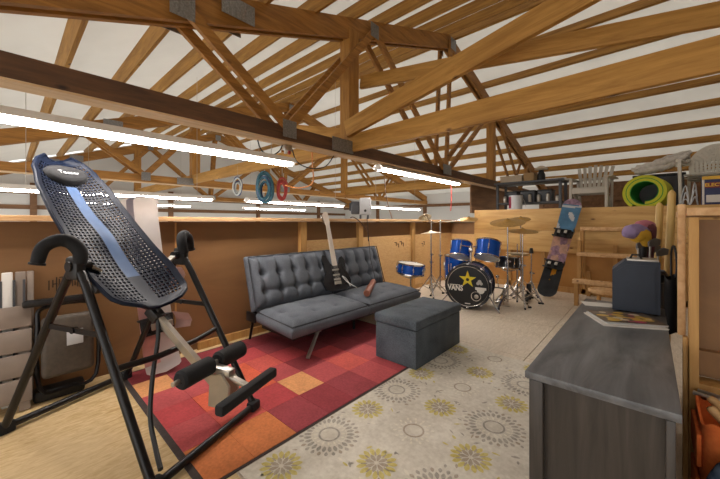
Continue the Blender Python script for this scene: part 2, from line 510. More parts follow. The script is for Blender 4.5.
brace('cross_beam', (-7.6, 7.64, 2.2), (-2.86, 7.64, 2.2), 0.05, 0.18, 'beam over the garage beyond the corner of the loft')
brace('cross_beam', (-12.3, 2.80, 2.15), (-7.72, 2.80, 2.15), 0.05, 0.20, 'beam between the two trusses far over the garage')

# ================================================================== rugs
RUG_A = ['#953a3f', '#a5474a', '#822f36', '#a63e42', '#b65048', '#c65a40', '#c68c5c', '#b86c3e', '#722b32', '#88363d']
for i, c in enumerate(RUG_A): M['rugA%d' % i] = cloth('rug_patch_%d' % i, c, '#%02x%02x%02x' % tuple(min(255, int(int(c[k:k+2], 16) * 1.16 + 4)) for k in (1, 3, 5)), scale=70)
M['rug_edge'] = cloth('dark_rug_binding', '#3a3231', '#4a413e')
xs = [-3.05, -2.80, -2.55, -2.30, -2.06, -1.79, -1.470]
yr = [0.60, 0.84, 1.10, 1.35, 1.58, 1.84, 2.10, 2.35, 2.62, 2.86]
lay = [  # one row per step away from the camera, left to right
    [2, 6, 1, 3, 1, 7],
    [8, 9, 1, 5, 4, 7],
    [2, 1, 5, 5, 3, 9],
    [8, 3, 4, 1, 6, 2],
    [2, 9, 3, 2, 1, 9],
    [8, 2, 9, 3, 4, 1],
    [2, 8, 2, 9, 1, 0],
    [8, 2, 8, 2, 9, 1],
    [2, 8, 2, 8, 2, 9]]
m = MB()
m.box((-2.2625, 1.73, 0.003), (1.590, 2.30, 0.006), mat=10)
for j in range(9):
    for i in range(6):
        a, b = xs[i], xs[i + 1]
        if i == 0: a += 0.012
        if i == 5: b -= 0.012
        y0 = yr[j] + (0.012 if j == 0 else 0)
        m.box(((a + b) / 2, (y0 + yr[j + 1]) / 2, 0.0065), (b - a - 0.002, yr[j + 1] - y0 - 0.002, 0.005), mat=lay[j][i])
tag(m.build('patchwork_rug', ['rugA%d' % i for i in range(10)] + ['rug_edge']), 'red and orange patchwork rug lying in front of the tufted futon', 'rug')

M['rug_cream'] = cloth('cream_rug_pile', '#c2baac', '#dcd6ca', scale=45)
M['rug_grey'] = cloth('faded_grey_pattern', '#8c867e', '#b8b1a5', scale=60)
M['rug_light'] = cloth('pale_ivory_pattern', '#d6cebc', '#e3ddd0', scale=60)
M['rug_yellow'] = cloth('mustard_pattern', '#b8a658', '#d4c884', scale=70)
M['rug_dim'] = cloth('dim_brown_pattern', '#968878', '#b9ad9d', scale=60)
m = MB()
X0, X1, Y0, Y1 = -1.452, 0.06, 0.745, 2.965
m.box(((X0 + X1) / 2, (Y0 + Y1) / 2, 0.005), (X1 - X0, Y1 - Y0, 0.010), mat=0)
m.box(((X0 + X1) / 2, (Y0 + Y1) / 2, 0.003), (X1 - X0 + 0.02, Y1 - Y0 + 0.02, 0.006), mat=4)
ZT = 0.0112
def flat(poly, mat):
    poly = [(min(max(x, X0 + .004), X1 - .004), min(max(y, Y0 + .004), Y1 - .004)) for x, y in poly]
    xs_ = [p[0] for p in poly]; ys_ = [p[1] for p in poly]
    if max(xs_) - min(xs_) < 0.004 or max(ys_) - min(ys_) < 0.004: return
    f = m.bm.faces.new([m.bm.verts.new((x, y, ZT)) for x, y in poly]); f.material_index = mat
def petal(cx, cy, ang, r0, r1, w, mat):
    d = (math.cos(ang), math.sin(ang)); n = (-d[1], d[0])
    pts = []
    for t, ww in ((0, .25), (.3, .8), (.6, 1), (.85, .6), (1, 0), (.85, -.6), (.6, -1), (.3, -.8), (0, -.25)):
        r = r0 + (r1 - r0) * t
        pts.append((cx + d[0] * r + n[0] * ww * w / 2, cy + d[1] * r + n[1] * ww * w / 2))
    flat(pts, mat)
def ring(cx, cy, r, w, n, mat, duty=1.0):
    for k in range(n):
        a0 = 2 * PI * k / n; a1 = a0 + 2 * PI / n * duty
        flat([(cx + math.cos(a0) * r, cy + math.sin(a0) * r), (cx + math.cos(a1) * r, cy + math.sin(a1) * r),
              (cx + math.cos(a1) * (r + w), cy + math.sin(a1) * (r + w)), (cx + math.cos(a0) * (r + w), cy + math.sin(a0) * (r + w))], mat)
colx = [(-1.332, 1.213, 0.898), (-1.0, 1.558, 1.225), (-0.672, 1.255, 0.93), (-0.34, 1.56, 1.24), (-0.01, 1.24, 0.92)]
for ci, (cx, my, yy) in enumerate(colx):
    small = ci % 2 == 1
    for k in range(-2, 4):
        cy = my + 0.643 * k
        if Y0 + .02 < cy < Y1 - .02:
            ring(cx, cy, 0.050, 0.011, 24, 4 if small else 1)
            for q in range(16): petal(cx, cy, 2 * PI * q / 16, 0.066, 0.092, 0.012, 2)
            if small:
                for q in range(14): petal(cx, cy, 2 * PI * (q + .5) / 14, 0.095, 0.118, 0.014, 2)
            else:
                for q in range(26): petal(cx, cy, 2 * PI * q / 26, 0.100, 0.142, 0.022, 1)
                for q in range(26): petal(cx, cy, 2 * PI * (q + .5) / 26, 0.142, 0.170, 0.020, 1 if q % 3 else 4)
                ring(cx, cy, 0.094, 0.005, 26, 2, 0.6)
        cy = yy + 0.643 * k
        if Y0 + .02 < cy < Y1 - .02:
            for q in range(8):
                a = 2 * PI * (q + .5) / 8
                petal(cx, cy, a, 0.012, 0.062, 0.022, 4)
                for s_ in (-.2, .2): petal(cx, cy, a + s_, 0.052, 0.104, 0.026, 3)
            for q in range(8): petal(cx, cy, 2 * PI * q / 8, 0.045, 0.080, 0.012, 4)
rng = random.Random(3)
for k in range(520):
    x_, y_ = rng.uniform(X0 + .03, X1 - .03), rng.uniform(Y0 + .03, Y1 - .03)
    if all(math.hypot(x_ - cx, y_ - (b + .643 * q)) > rr for cx, mm_, yy in colx for b, rr in ((mm_, .175), (yy, .11)) for q in range(-2, 4)):
        petal(x_, y_, rng.uniform(0, 6.3), 0, rng.uniform(.02, .045), rng.uniform(.008, .018), rng.choice((1, 1, 2, 2, 4, 3)))
tag(m.build('floral_rug', ['rug_cream', 'rug_grey', 'rug_light', 'rug_yellow', 'rug_dim'], smooth=0), 'cream rug with grey medallions and mustard yellow flowers beside the dresser', 'rug')

# ================================================================== futon
M['futon'] = cloth('grey_blue_upholstery', '#4f545c', '#6a7079', scale=180, bump=0.15)
M['futon_side'] = cloth('grey_upholstery_side', '#565a61', '#6a6e75', scale=180, bump=0.15)
M['pipe'] = cloth('dark_piping', '#34373c', '#42454b', scale=100)
def cushion(L, W, T, tufts, depth, sig, crown, creases=(), rim=0.05, nu=64, nv=40, sag=0.0):
    """tufted cushion: x 0..L, y 0..W, bottom at z=0"""
    mb = MB()
    def top(u, v):
        x, y = u * L, v * W
        e = min(x, L - x, y, W - y)
        z = T - (rim * (1 - min(e / (rim * 1.6), 1)) ** 2 * 0.9)
        z += crown * (math.sin(PI * u) * math.sin(PI * v)) ** 0.35
        for (tx, ty) in tufts:
            d2 = ((x - tx) ** 2 + (y - ty) ** 2)
            z -= depth * math.exp(-d2 / (2 * sig * sig))
        for (a, b, dp, wd) in creases:
            ax, ay = a; bx, by = b
            ll = (bx - ax) ** 2 + (by - ay) ** 2
            t = max(0, min(1, ((x - ax) * (bx - ax) + (y - ay) * (by - ay)) / ll))
            d = math.hypot(x - ax - t * (bx - ax), y - ay - t * (by - ay))
            z -= dp * math.exp(-(d / wd) ** 2)
        return Vector((x, y, z))
    g = mb.grid(top, nu, nv)
    per = [g[i][0] for i in range(nu)] + [g[nu][j] for j in range(nv)] + [g[i][nv] for i in range(nu, 0, -1)] + [g[0][j] for j in range(nv, 0, -1)]
    prev = per
    for (z, s) in ((T * .55, -0.012), (0.02, -0.004), (0.0, 0.012)):
        cur = []
        for v in per:
            x, y = v.co.x, v.co.y
            cur.append(mb.bm.verts.new((min(max(x, s), L - s) if s > 0 else x + (s if x < 1e-4 else -s if x > L - 1e-4 else 0), min(max(y, s), W - s) if s > 0 else y + (s if y < 1e-4 else -s if y > W - 1e-4 else 0), z)))
        for k in range(len(per)):
            mb.bm.faces.new((prev[k], prev[(k + 1) % len(per)], cur[(k + 1) % len(per)], cur[k]))
        prev = cur
    mb.bm.faces.new(prev)
    return mb
FX, FY, FL = -2.22, 1.60, 2.0
fut = thing('futon', 'grey tufted futon sofa with chrome legs standing along the left wall', 'sofa', (0, 0, 0.0095))
half = FL / 2 - 0.006
ys0 = [FY, FY + FL / 2 + 0.006]
for h in range(2):
    # seat: local x along world y, local y from the front edge towards the wall
    seat_t = [(half * (q + .5) / 4, .15 + .17 * r) for r in range(3) for q in range(4)]
    mb = cushion(half, 0.58, 0.125, seat_t, 0.018, 0.02, 0.026)
    mat = Matrix(((0, -1, 0, FX), (1, 0, 0, ys0[h]), (0, 0, 1, 0.20), (0, 0, 0, 1)))
    tilt = Matrix.Translation((FX, 0, 0.20)) @ Matrix.Rotation(R(3), 4, 'Y') @ Matrix.Translation((-FX, 0, -0.20))
    mb.xform(tilt @ mat)
    mb.build('seat_cushion', 'futon', fut, smooth=60)
    mb = MB()
    mb.tube([tilt @ mat @ Vector(p) for p in ((0, 0, .105), (half, 0, .105), (half, .56, .105), (0, .56, .105))], 0.006, 6, closed=True)
    mb.build('piping', 'pipe', fut)
    # back rest, leaning to the wall
    n = 5
    bt = [(0.12 + (half - .24) * q / (n - 1), .16) for q in range(n)] + [(0.12 + (half - .24) * q / (n - 1), .34) for q in range(n)]
    cr = []
    for q in range(n):
        x_ = 0.12 + (half - .24) * q / (n - 1)
        cr.append(((x_, .34), (x_, .50), 0.042, 0.024))
        cr.append(((x_, .16), (x_, .04), 0.016, 0.02))
        if q < n - 1:
            x2 = 0.12 + (half - .24) * (q + 1) / (n - 1)
            xm = (x_ + x2) / 2
            cr.append(((x_, .34), (x_, .16), 0.024, 0.022))
            cr.append(((x_, .16), (x2, .16), 0.014, 0.02))
    cr.append(((bt[n - 1][0], .34), (bt[n - 1][0], .16), 0.014, 0.022))
    mb = cushion(half, 0.52, 0.125, bt, 0.042, 0.026, 0.04, cr, nu=84, nv=56)
    ang = R(17)
    up = Vector((-math.sin(ang), 0, math.cos(ang))); out = Vector((math.cos(ang), 0, math.sin(ang)))
    o_ = Vector((-2.90, ys0[h], 0.315))
    mat = Matrix(((0, up.x, out.x, o_.x), (1, 0, 0, o_.y), (0, up.z, out.z, o_.z), (0, 0, 0, 1)))
    mb.xform(mat)
    mb.build('backrest', 'futon', fut, smooth=60)
    mb = MB()
    mb.tube([mat @ Vector(p) for p in ((0, 0, .11), (half, 0, .11), (half, .515, .11), (0, .515, .11))], 0.006, 6, closed=True)
    mb.build('piping', 'pipe', fut)
mb = MB()
mb.box((-2.52, FY + FL / 2, 0.185), (0.5, FL - .1, 0.03)); mb.box((-2.90, FY + FL / 2, 0.26), (0.06, FL - .06, 0.10))
for y in (FY - .012, FY + FL + .012): mb.box((-2.86, y, 0.27), (0.16, 0.02, 0.09), bev=.006)
mb.build('seat_frame', 'blackmetal', fut)
for (y, s) in ((FY + .32, -1), (FY + FL - .32, 1)):
    mb = MB()
    mb.bar((-2.26, y, 0.195), (-2.20, y + s * .17, 0.008), 0.035, 0.018, up=(0, 1, 0))
    mb.bar((-2.31, y, 0.185), (-2.25, y, 0.185), 0.06, 0.01)
    mb.build('front_leg', 'steel', fut)
for y in (FY + .06, FY + FL - .06):
    mb = MB(); mb.cyl((-2.95, y, 0.22), (-3.02, y, 0.0), 0.015, 0.013, 10); mb.build('rear_leg', 'blackmetal', fut)
mb = MB(); mb.cyl((-2.45, FY + FL / 2, 0.19), (-2.45, FY + FL / 2, 0.0), 0.016, 0.014, 10); mb.build('middle_leg', 'blackmetal', fut)

# ================================================================== ottoman
M['otto'] = cloth('blue_grey_linen', '#3b424a', '#5e6770', scale=150, bump=0.3)
ot = thing('storage_ottoman', 'blue grey fabric storage ottoman box standing at the corner of both rugs', 'ottoman', (0, 0, 0.011))
oc = (-1.595, 2.595)
mb = MB(); mb.box((oc[0], oc[1], 0.155), (0.415, 0.80, 0.31), bev=0.008); mb.build('box', 'otto', ot)
mb = MB(); mb.box((oc[0], oc[1], 0.352), (0.435, 0.825, 0.075), bev=0.014, seg=3)
mb.box((oc[0], oc[1], 0.3895), (0.43, 0.006, 0.003)); mb.build('lid', 'otto', ot)

# ================================================================== dresser
M['dres'] = wood('dark_grey_oak', '#2a2725', '#48423e', 'Z', 12, 1.6, 0.42, knots=False)
M['dres_top'] = wood('grey_oak_top', '#404246', '#707276', 'Y', 6, 2.2, 0.36, knots=False)
dr = thing('dresser', 'long dark grey wood dresser standing beside the post on the right', 'dresser', (0, 0, 0.011))
dx0, dx1, dy0, dy1, dz = -0.322, 0.064, 1.205, 2.62, 0.675
mb = MB(); mb.box(((dx0 + dx1) / 2, (dy0 + dy1) / 2, dz - .0125), (dx1 - dx0, dy1 - dy0, .025), bev=.003); mb.build('top', 'dres_top', dr)
mb = MB()
mb.box(((dx0 + dx1) / 2 + .005, (dy0 + dy1) / 2 + .012, (dz - .028 + .06) / 2), (dx1 - dx0 - .05, dy1 - dy0 - .06, dz - .088))
mb.build('carcass', 'dres', dr)
for sx in (dx0 + .032, dx1 - .022):
    for sy in (dy0 + .030, dy1 - .032):
        mb = MB(); mb.box((sx, sy, (dz - .029) / 2), (.042 if sx < 0 else .020, .042, dz - .029), bev=.003); mb.build('corner_post', 'dres', dr)
for k in range(3):
    for r in range(2):
        w = (dy1 - dy0 - .16) / 3
        yc = dy0 + .08 + w * (k + .5)
        mb = MB(); mb.box((dx0 + .022, yc, .14 + .135 + r * .265 - .06), (.022, w - .012, .245), bev=.004)
        d = mb.build('drawer', 'dres', dr)
        mb = MB(); mb.tube([(dx0 + .012, yc - .05, .215 + r * .265), (dx0 - .012, yc - .05, .215 + r * .265), (dx0 - .012, yc + .05, .215 + r * .265), (dx0 + .012, yc + .05, .215 + r * .265)], .005, 8)
        mb.build('handle', 'black', d)

# ================================================================== inversion table
M['bed'] = plain('navy_plastic_bed', '#0f1728', 0.36, vary=0.06)
M['bed_pale'] = plain('slate_blue_strip', '#425b82', 0.42, vary=0.05)
M['logo'] = plain('grey_print', '#b8bcc0', 0.6)
IX, IY, IA = -2.290, 0.522, R(22)
inv = thing('inversion_table', 'black inversion table with a perforated blue bed standing on the left', 'exercise machine', (IX, IY, 0.0095), IA)
PZ = 0.965
for q in ('bed', 'bed_pale'):
    M[q].node_tree.nodes['Principled BSDF'].inputs['Specular IOR Level'].default_value = .12
def it(name, mb, mat, parent=inv, smooth=40): return mb.build(name, mat, parent, smooth)
r_ = 0.020
HW = 0.335
for s, nm in ((1, 'front'), (-1, 'rear')):
    xb = 0.592 * s
    for sy in (-1, 1):
        y = HW * sy
        mb = MB()
        yt = sy * (HW + (0.0))
        mb.tube([(0.03 * s, yt - sy * .026, PZ - .03), (0.10 * s, yt - sy * .024, PZ - .12), (xb - .05 * s, yt, .10), (xb - .012 * s, yt, .045)], r_, 12, smooth=3)
        it(nm + '_leg', mb, 'blackmetal')
    mb = MB()
    mb.tube([(xb - .02 * s, -HW, .058), (xb, -HW, .030), (xb, -HW + .05, .026), (xb, HW - .05, .026), (xb, HW, .030), (xb - .02 * s, HW, .058)], r_, 12, smooth=3)
    dz_ = 0 if s > 0 else .0045
    fo = it(nm + '_base_tube', mb, 'blackmetal')
    for sy in (-1, 1):
        mb = MB(); mb.box((xb, sy * (HW - .005), .028 - dz_), (.056, .075, .056 + 2 * dz_), bev=.012); it('foot_cap', mb, 'foam', fo)
mb = MB(); mb.tube([(0.305, -HW, .49), (0.33, -.12, .475), (0.33, .12, .475), (0.305, HW, .49)], .016, 10); it('front_crossbar', mb, 'blackmetal')
for sy in (-1, 1):
    mb = MB(); mb.bar((-.215, sy * (HW - .018), .64), (.215, sy * (HW - .018), .64), .012, .026); mb.cyl((0, sy * (HW - .018) - .012, .64), (0, sy * (HW - .018) + .012, .64), .016); it('spreader_bar', mb, 'blackmetal')
    mb = MB()
    mb.box((0, sy * (HW - .025), PZ - .01), (.10, .05, .12), bev=.018); mb.cyl((0, sy * (HW - .09), PZ), (0, sy * (HW + .01), PZ), .026, None, 14)
    it('pivot_hinge', mb, 'black')
    mb = MB(); mb.bar((0, sy * .20, PZ - .04), (0, sy * .27, PZ + .01), .045, .012, up=(0, 0, 1)); mb.bar((-.01, sy * .27, PZ + .01), (-.01, sy * .33, PZ), .045, .012); it('hinge_arm', mb, 'steel')
    mb = MB()
    pts = [(.03, sy * (HW - .025), PZ + .01), (.02, sy * (HW - .035), PZ + .07), (-.01, sy * (HW - .010), PZ + .122), (-.03, sy * (HW + .035), PZ + .134), (-.05, sy * (HW + .082), PZ + .10), (-.055, sy * (HW + .100), PZ + .03)]
    mb.tube(pts, [.029, .032, .033, .032, .030, .027], 14, smooth=5)
    mb.cyl(pts[-1], (-.056, sy * (HW + .102), PZ + .02), .032, .032, 14)
    it('grip_handle', mb, 'foam')
# bed: from the raised head end to the foot end
H0, F0 = Vector((-.80, 0, 1.60)), Vector((.235, -.045, .705))
ax = (F0 - H0).normalized(); nrm = Vector((-ax.z, 0, ax.x)); 
if nrm.z < 0: nrm = -nrm
BL = (F0 - H0).length
def bed_w(t):
    # half width along the bed, head t=0, foot t=1
    k = [(0, .075), (.03, .125), (.10, .17), (.25, .202), (.45, .215), (.62, .222), (.8, .238), (.92, .222), (.97, .185), (1, .12)]
    for (a, wa), (b, wb) in zip(k, k[1:]):
        if t <= b:
            q = (t - a) / (b - a); return wa + (wb - wa) * (q * q * (3 - 2 * q))
    return k[-1][1]
def bed_pt(t, v, off=0.0):
    w = bed_w(t)
    p = H0 + ax * (BL * t)
    z = 0.050 * (abs(v) ** 2.2) - 0.035 * math.sin(PI * t) + 0.03 * math.exp(-((t - .55) / .12) ** 2) * (1 - abs(v))
    z += 0.012 * max(0, (t - .86) / .14) ** 2
    return p + Vector((0, w * v, 0)) + nrm * (z + off)
mb = MB(); bm = mb.bm
NU, NV = 52, 19
grid = [[bm.verts.new(bed_pt(i / NU, -1 + 2 * j / NV)) for j in range(NV + 1)] for i in range(NU + 1)]
for i in range(NU):
    for j in range(NV):
        q = (grid[i][j], grid[i + 1][j], grid[i + 1][j + 1], grid[i][j + 1])
        t, v = (i + .5) / NU, -1 + 2 * (j + .5) / NV
        hole = .035 < t < .965 and abs(v) < .92 and not (abs(v) < .2 and t > .2)
        if not hole:
            f = bm.faces.new(q); f.material_index = 1 if (abs(v) < .2 and .2 < t < .80) else 0
            continue
        c = sum((p.co for p in q), Vector()) / 4
        inner = []
        off = 0.5 if i % 2 else -0.5
        for p in q: inner.append(bm.verts.new(c + (p.co - c) * 0.58))
        for k in range(4):
            bm.faces.new((q[k], q[(k + 1) % 4], inner[(k + 1) % 4], inner[k]))
bmesh.ops.recalc_face_normals(bm, faces=bm.faces[:])
bmesh.ops.solidify(bm, geom=bm.faces[:], thickness=0.010)
bed = it('bed', mb, ['bed', 'bed_pale'], smooth=30)
mb = MB()
edge = [bed_pt(t, -1) for t in [i / 30 for i in range(31)]] + [bed_pt(1, v) for v in (-.6, 0, .6)] + [bed_pt(t, 1) for t in [1 - i / 30 for i in range(31)]] + [bed_pt(0, v) for v in (.6, 0, -.6)]
mb.tube(edge, .011, 8, closed=True); it('rim', mb, 'bed', bed)
mb = MB()
def pil(u, v):
    a = 2 * PI * u; rr = v
    t = .115 + .065 * math.sin(a) * rr; vv = .72 * math.cos(a) * rr
    return bed_pt(t, vv, 0.012 + 0.045 * math.sqrt(max(0, 1 - rr ** 3)))
mb.grid(pil, 32, 10)
bmesh.ops.remove_doubles(mb.bm, verts=mb.bm.verts[:], dist=1e-5)
pl = it('head_pillow', mb, 'foam', bed, 60)
def on_bed(t, v, off):
    p = bed_pt(t, v, off); yv = (bed_pt(t, v + .1, off) - bed_pt(t, v - .1, off)).normalized(); xv = (bed_pt(t - .03, v, off) - bed_pt(t + .03, v, off)).normalized()
    z = yv.cross(xv)
    return Matrix((yv, xv, z)).transposed().to_4x4(), p
rm, p = on_bed(.128, .0, .06)
mb = MB(); mb.text('Teeter', .042, Matrix.Translation(p) @ rm, .004); it('lettering', mb, 'logo', pl, 0)
rm, p = on_bed(.865, .0, .006)
mb = MB(); mb.text('teeter', .05, Matrix.Translation(p) @ rm, .006); it('lettering', mb, 'black', bed, 0)
mb = MB(); mb.bar(tuple(H0 + ax * .45 - nrm * .06), tuple(F0 - ax * .08 - nrm * .03), .09, .03, up=tuple(nrm)); mb.box((0, 0, PZ - .13), (.06, .46, .03), (0, R(39), 0), bev=.005)
mb.sphere(tuple(H0 + ax * .33 - nrm * .03 + Vector((0, -.15, 0))), (.03, .022, .022), 10, 8)
it('bed_frame', mb, 'blackmetal')
B0, B1 = Vector((.185, -.03, .675)), Vector((.60, 0, .33))
bd = (B1 - B0).normalized()
mb = MB(); mb.bar(B0 - bd * .02, B1, .030, .042, up=(1, 0, 1)); boom = it('boom', mb, 'steel')
mb = MB(); mb.bar(B0 - bd * .03, B0 + bd * .06, .06, .06, up=(1, 0, 1), bev=.008); it('boom_clamp', mb, 'black', boom)
mb = MB()
mb.bar(B1 - bd * .07 + Vector((.02, 0, .04)), B1 + Vector((.12, 0, .07)), .05, .035, up=(0, 0, 1), bev=.006)
mb.prism([(-.06, -.10), (.06, -.10), (.075, .02), (.02, .08), (-.05, .06)], (B1.x + .06, .035, B1.z - .005), (1, 0, 0), (0, 0, 1), .012)
mb.prism([(-.06, -.10), (.06, -.10), (.075, .02), (.02, .08), (-.05, .06)], (B1.x + .06, -.035, B1.z - .005), (1, 0, 0), (0, 0, 1), .012)
mb.cyl((.60, -.25, .435), (.60, .235, .435), .012, None, 10)
it('ankle_bracket', mb, 'steel')
for a, b in ((-.215, -.02), (.02, .215)):
    mb = MB(); mb.tube([(.60, a, .435), (.60, a + .012, .435), (.60, b - .012, .435), (.60, b, .435)], [.036, .047, .047, .036], 18); it('ankle_roller', mb, 'foam')
mb = MB(); mb.bar((.83, -.21, .335), (.83, .21, .335), .05, .052, bev=.012); it('foot_bar', mb, 'foam')
mb = MB(); mb.bar((.62, .0, .40), (.835, .0, .345), .03, .022, bev=.004); it('foot_bar_arm', mb, 'steel')
mb = MB(); mb.tube([(.20, -.02, .72), (.26, -.06, .55), (.30, -.12, .38), (.36, -.18, .2), (.45, -.22, .09), (.55, -.27, .045)], .012, 6, smooth=4); it('tether_strap', mb, 'black')

# ================================================================== drum kit
M['drumblue'] = plain('blue_sparkle_shell', '#1554b8', 0.22, 0.25, vary=0.25, scale=160)
M['drumhead'] = plain('clear_drum_head', '#cfcdc6', 0.35, vary=0.05)
M['bronze'] = plain('bronze_cymbal', '#b08a4a', 0.48, 0.7, vary=0.18, scale=30)
M['palecym'] = plain('pale_cymbal', '#d3c8b0', 0.45, 0.6, vary=0.1)
M['bdhead'] = plain('black_drum_head', '#131518', 0.35)
M['star'] = plain('yellow_star', '#e6cf28', 0.5)
M['darkshell'] = plain('dark_drum_shell', '#25262b', 0.3, 0.2)
def cyl_map(c, tilt=0.0, az=0.0):
    """drum axis +z, tilted by tilt towards the direction az"""
    return Matrix.Translation(c) @ Matrix.Rotation(az, 4, 'Z') @ Matrix.Rotation(tilt, 4, 'Y')
def drum(name, label, c, r, h, tilt=0, az=0, shell='drumblue', lugs=8, group=None, legs=None, base=None, cat='drum'):
    t = thing(name, label, cat, (c[0], c[1], 0), group=group)
    mt = cyl_map((0, 0, c[2]), tilt, az)
    mb = MB(); mb.lathe([(r, -h / 2), (r, h / 2)], seg=32); mb.xform(mt); mb.build('shell', shell, t)
    for s in (-1, 1):
        mb = MB(); mb.lathe([(r * .97, s * (h / 2 - .004)), (r + .010, s * (h / 2 - .004)), (r + .012, s * (h / 2 + .014)), (r, s * (h / 2 + .016)), (r * .98, s * (h / 2 + .006))], seg=32)
        mb.xform(mt); mb.build('hoop', 'chrome', t)
        mb = MB(); mb.lathe([(0.001, s * (h / 2 + .007)), (r * .99, s * (h / 2 + .007)), (r * .99, s * (h / 2 + .003)), (.001, s * (h / 2 + .003))], seg=32, caps=(False, False))
        mb.xform(mt); mb.build('drum_head', 'drumhead', t)
    for k in range(lugs):
        a = 2 * PI * (k + .3) / lugs
        mb = MB(); ca, sa = math.cos(a), math.sin(a)
        mb.box((ca * (r + .012), sa * (r + .012), 0), (.026, .018, h * .36), a, bev=.004)
        mb.cyl((ca * (r + .014), sa * (r + .014), -h / 2), (ca * (r + .014), sa * (r + .014), h / 2), .004, None, 6)
        mb.xform(mt); mb.build('lug', 'chrome', t)
    return t
# bass drum, its front head towards -y
bdx, bdy, bdr, bdh = -1.90, 4.44, 0.285, 0.40
bd_ = thing('bass_drum', 'large bass drum with a black front head showing a yellow star', 'drum', (bdx, bdy, 0), R(13))
bz = bdr + .034
mb = MB(); mb.lathe([(bdr, -bdh / 2 + .02), (bdr, bdh / 2 - .02)], (0, 0, bz), (0, 1, 0), 40); mb.build('shell', 'drumblue', bd_)
for s in (-1, 1):
    mb = MB(); mb.lathe([(bdr * .955, s * (bdh / 2 + .012)), (bdr + .022, s * (bdh / 2 + .012)), (bdr + .024, s * (bdh / 2 - .03)), (bdr * .93, s * (bdh / 2 - .03))], (0, 0, bz), (0, 1, 0), 40, caps=(False, False)); mb.build('hoop', 'darkshell', bd_)
    mb = MB(); mb.lathe([(bdr * .94, s * (bdh / 2 + .010)), (bdr * .965, s * (bdh / 2 + .014)), (bdr * .965, s * (bdh / 2 + .004)), (bdr * .94, s * (bdh / 2 + .004))], (0, 0, bz), (0, 1, 0), 40, caps=(False, False)); mb.build('hoop_inlay', 'chrome', bd_)
mb = MB(); mb.lathe([(.001, -bdh / 2 - .006), (bdr * .985, -bdh / 2 - .006), (bdr * .985, -bdh / 2), (.001, -bdh / 2)], (0, 0, bz), (0, 1, 0), 40, caps=(False, False)); hd = mb.build('front_head', 'bdhead', bd_)
fy = -bdh / 2 - .008
fm = Matrix.Rotation(R(90), 4, 'X')
def at_head(x, z): return Matrix.Translation((x, fy, bz + z)) @ fm
mb = MB(); pts = []
for k in range(10):
    rr = .118 if k % 2 == 0 else .046; a = PI / 2 + 2 * PI * k / 10
    pts.append((math.cos(a) * rr, math.sin(a) * rr))
mb.prism(pts, (0.0, fy, bz + .095), (1, 0, 0), (0, 0, 1), .003); mb.build('star_emblem', 'star', hd, 0)
mb = MB(); mb.lathe([(.001, 0), (.022, 0)], (0.0, fy - .002, bz + .092), (0, -1, 0), 12); mb.text('R', .04, Matrix.Translation((0, fy - .004, bz + .092)) @ fm, .002, bold=.001); mb.build('star_mark', 'bdhead', hd, 0)
mb = MB(); mb.text('VANS', .105, at_head(-.165, -.035) @ Matrix.Scale(.78, 4, (1, 0, 0)), .002, bold=.004); mb.bar((-.24, fy, bz + .009), (-.10, fy, bz + .009), .002, .008); mb.build('lettering', 'white', hd, 0)
mb = MB()
mb.lathe([(.001, 0), (.026, 0)], (.155, fy, bz + .075), (0, -1, 0), 12); mb.lathe([(.001, 0), (.022, 0)], (.135, fy, bz + .05), (0, -1, 0), 12); mb.lathe([(.001, 0), (.022, 0)], (.175, fy, bz + .05), (0, -1, 0), 12)
mb.build('club_emblem', 'white', hd, 0)
mb = MB()
mb.prism([(-.07, .016), (-.07, -.016), (-.05, -.02)] + [(math.cos(a) * .05, -.02 - .05 * math.sin(a)) for a in [PI - PI * k / 8 for k in range(1, 8)]] + [(.05, -.02), (.07, -.016), (.07, .016)], (.17, fy, bz - .018), (1, 0, 0), (0, 0, 1), .003)
mb.build('banner_emblem', 'white', hd, 0)
mb = MB(); mb.box((0, fy, bz - .235), (.07, .002, .012)); mb.build('maker_print', 'white', hd, 0)
mb = MB(); mb.lathe([(.056, .002), (.066, .002), (.066, .008), (.056, .008), (.056, .002)], (.11, fy + .002, bz - .125), (0, -1, 0), 24, caps=(False, False)); mb.build('port_ring', 'chrome', hd)
mb = MB(); mb.lathe([(.001, 0), (.03, .004), (.028, .006), (.001, .01)], (.115, fy + .001, bz - .13), (0, -1, 0), 16); mb.build('port_badge', 'steel', hd)
for k in range(10):
    a = 2 * PI * (k + .5) / 10
    mb = MB(); p = Vector((math.cos(a) * (bdr + .02), 0, bz + math.sin(a) * (bdr + .02)))
    if p.z < .03: p.z = .03
    mb.cyl(p + Vector((0, -bdh / 2 - .01, 0)), p + Vector((0, bdh / 2, 0)), .005, None, 6)
    mb.box(p + Vector((0, -bdh / 2 - .01, 0)), (.02, .02, .035), (0, -a, 0), bev=.003); mb.box(p + Vector((0, -.08, 0)), (.016, .06, .022), (0, -a, 0)); mb.build('tension_rod', 'chrome', bd_)
for s in (-1, 1):
    mb = MB(); mb.tube([(s * bdr * .85, -.1, bz - .1), (s * (bdr + .12), -.22, .012)], .009, 8); mb.sphere((s * (bdr + .12), -.22, .012), .012, 8, 6); mb.build('spur', 'chrome', bd_)
mb = MB(); mb.cyl((0, .02, bz + bdr - .01), (0, .02, .86), .014, None, 10); mb.box((0, .02, .80), (.05, .05, .07), bev=.008)
mb.tube([(0, .02, .84), (-.12, .02, .86), (-.13, .06, .80)], .009, 8); mb.tube([(0, .02, .84), (.10, .04, .86), (.12, .08, .81)], .009, 8); mb.build('tom_holder', 'chrome', bd_)
drum('rack_tom', 'blue rack tom above the left half of the bass drum', (-2.10, 4.56, .785), .148, .21, R(-24), R(-85), lugs=6, group='rack toms')
drum('rack_tom', 'blue rack tom above the right half of the bass drum', (-1.70, 4.56, .805), .162, .22, R(-24), R(-85), lugs=6, group='rack toms')
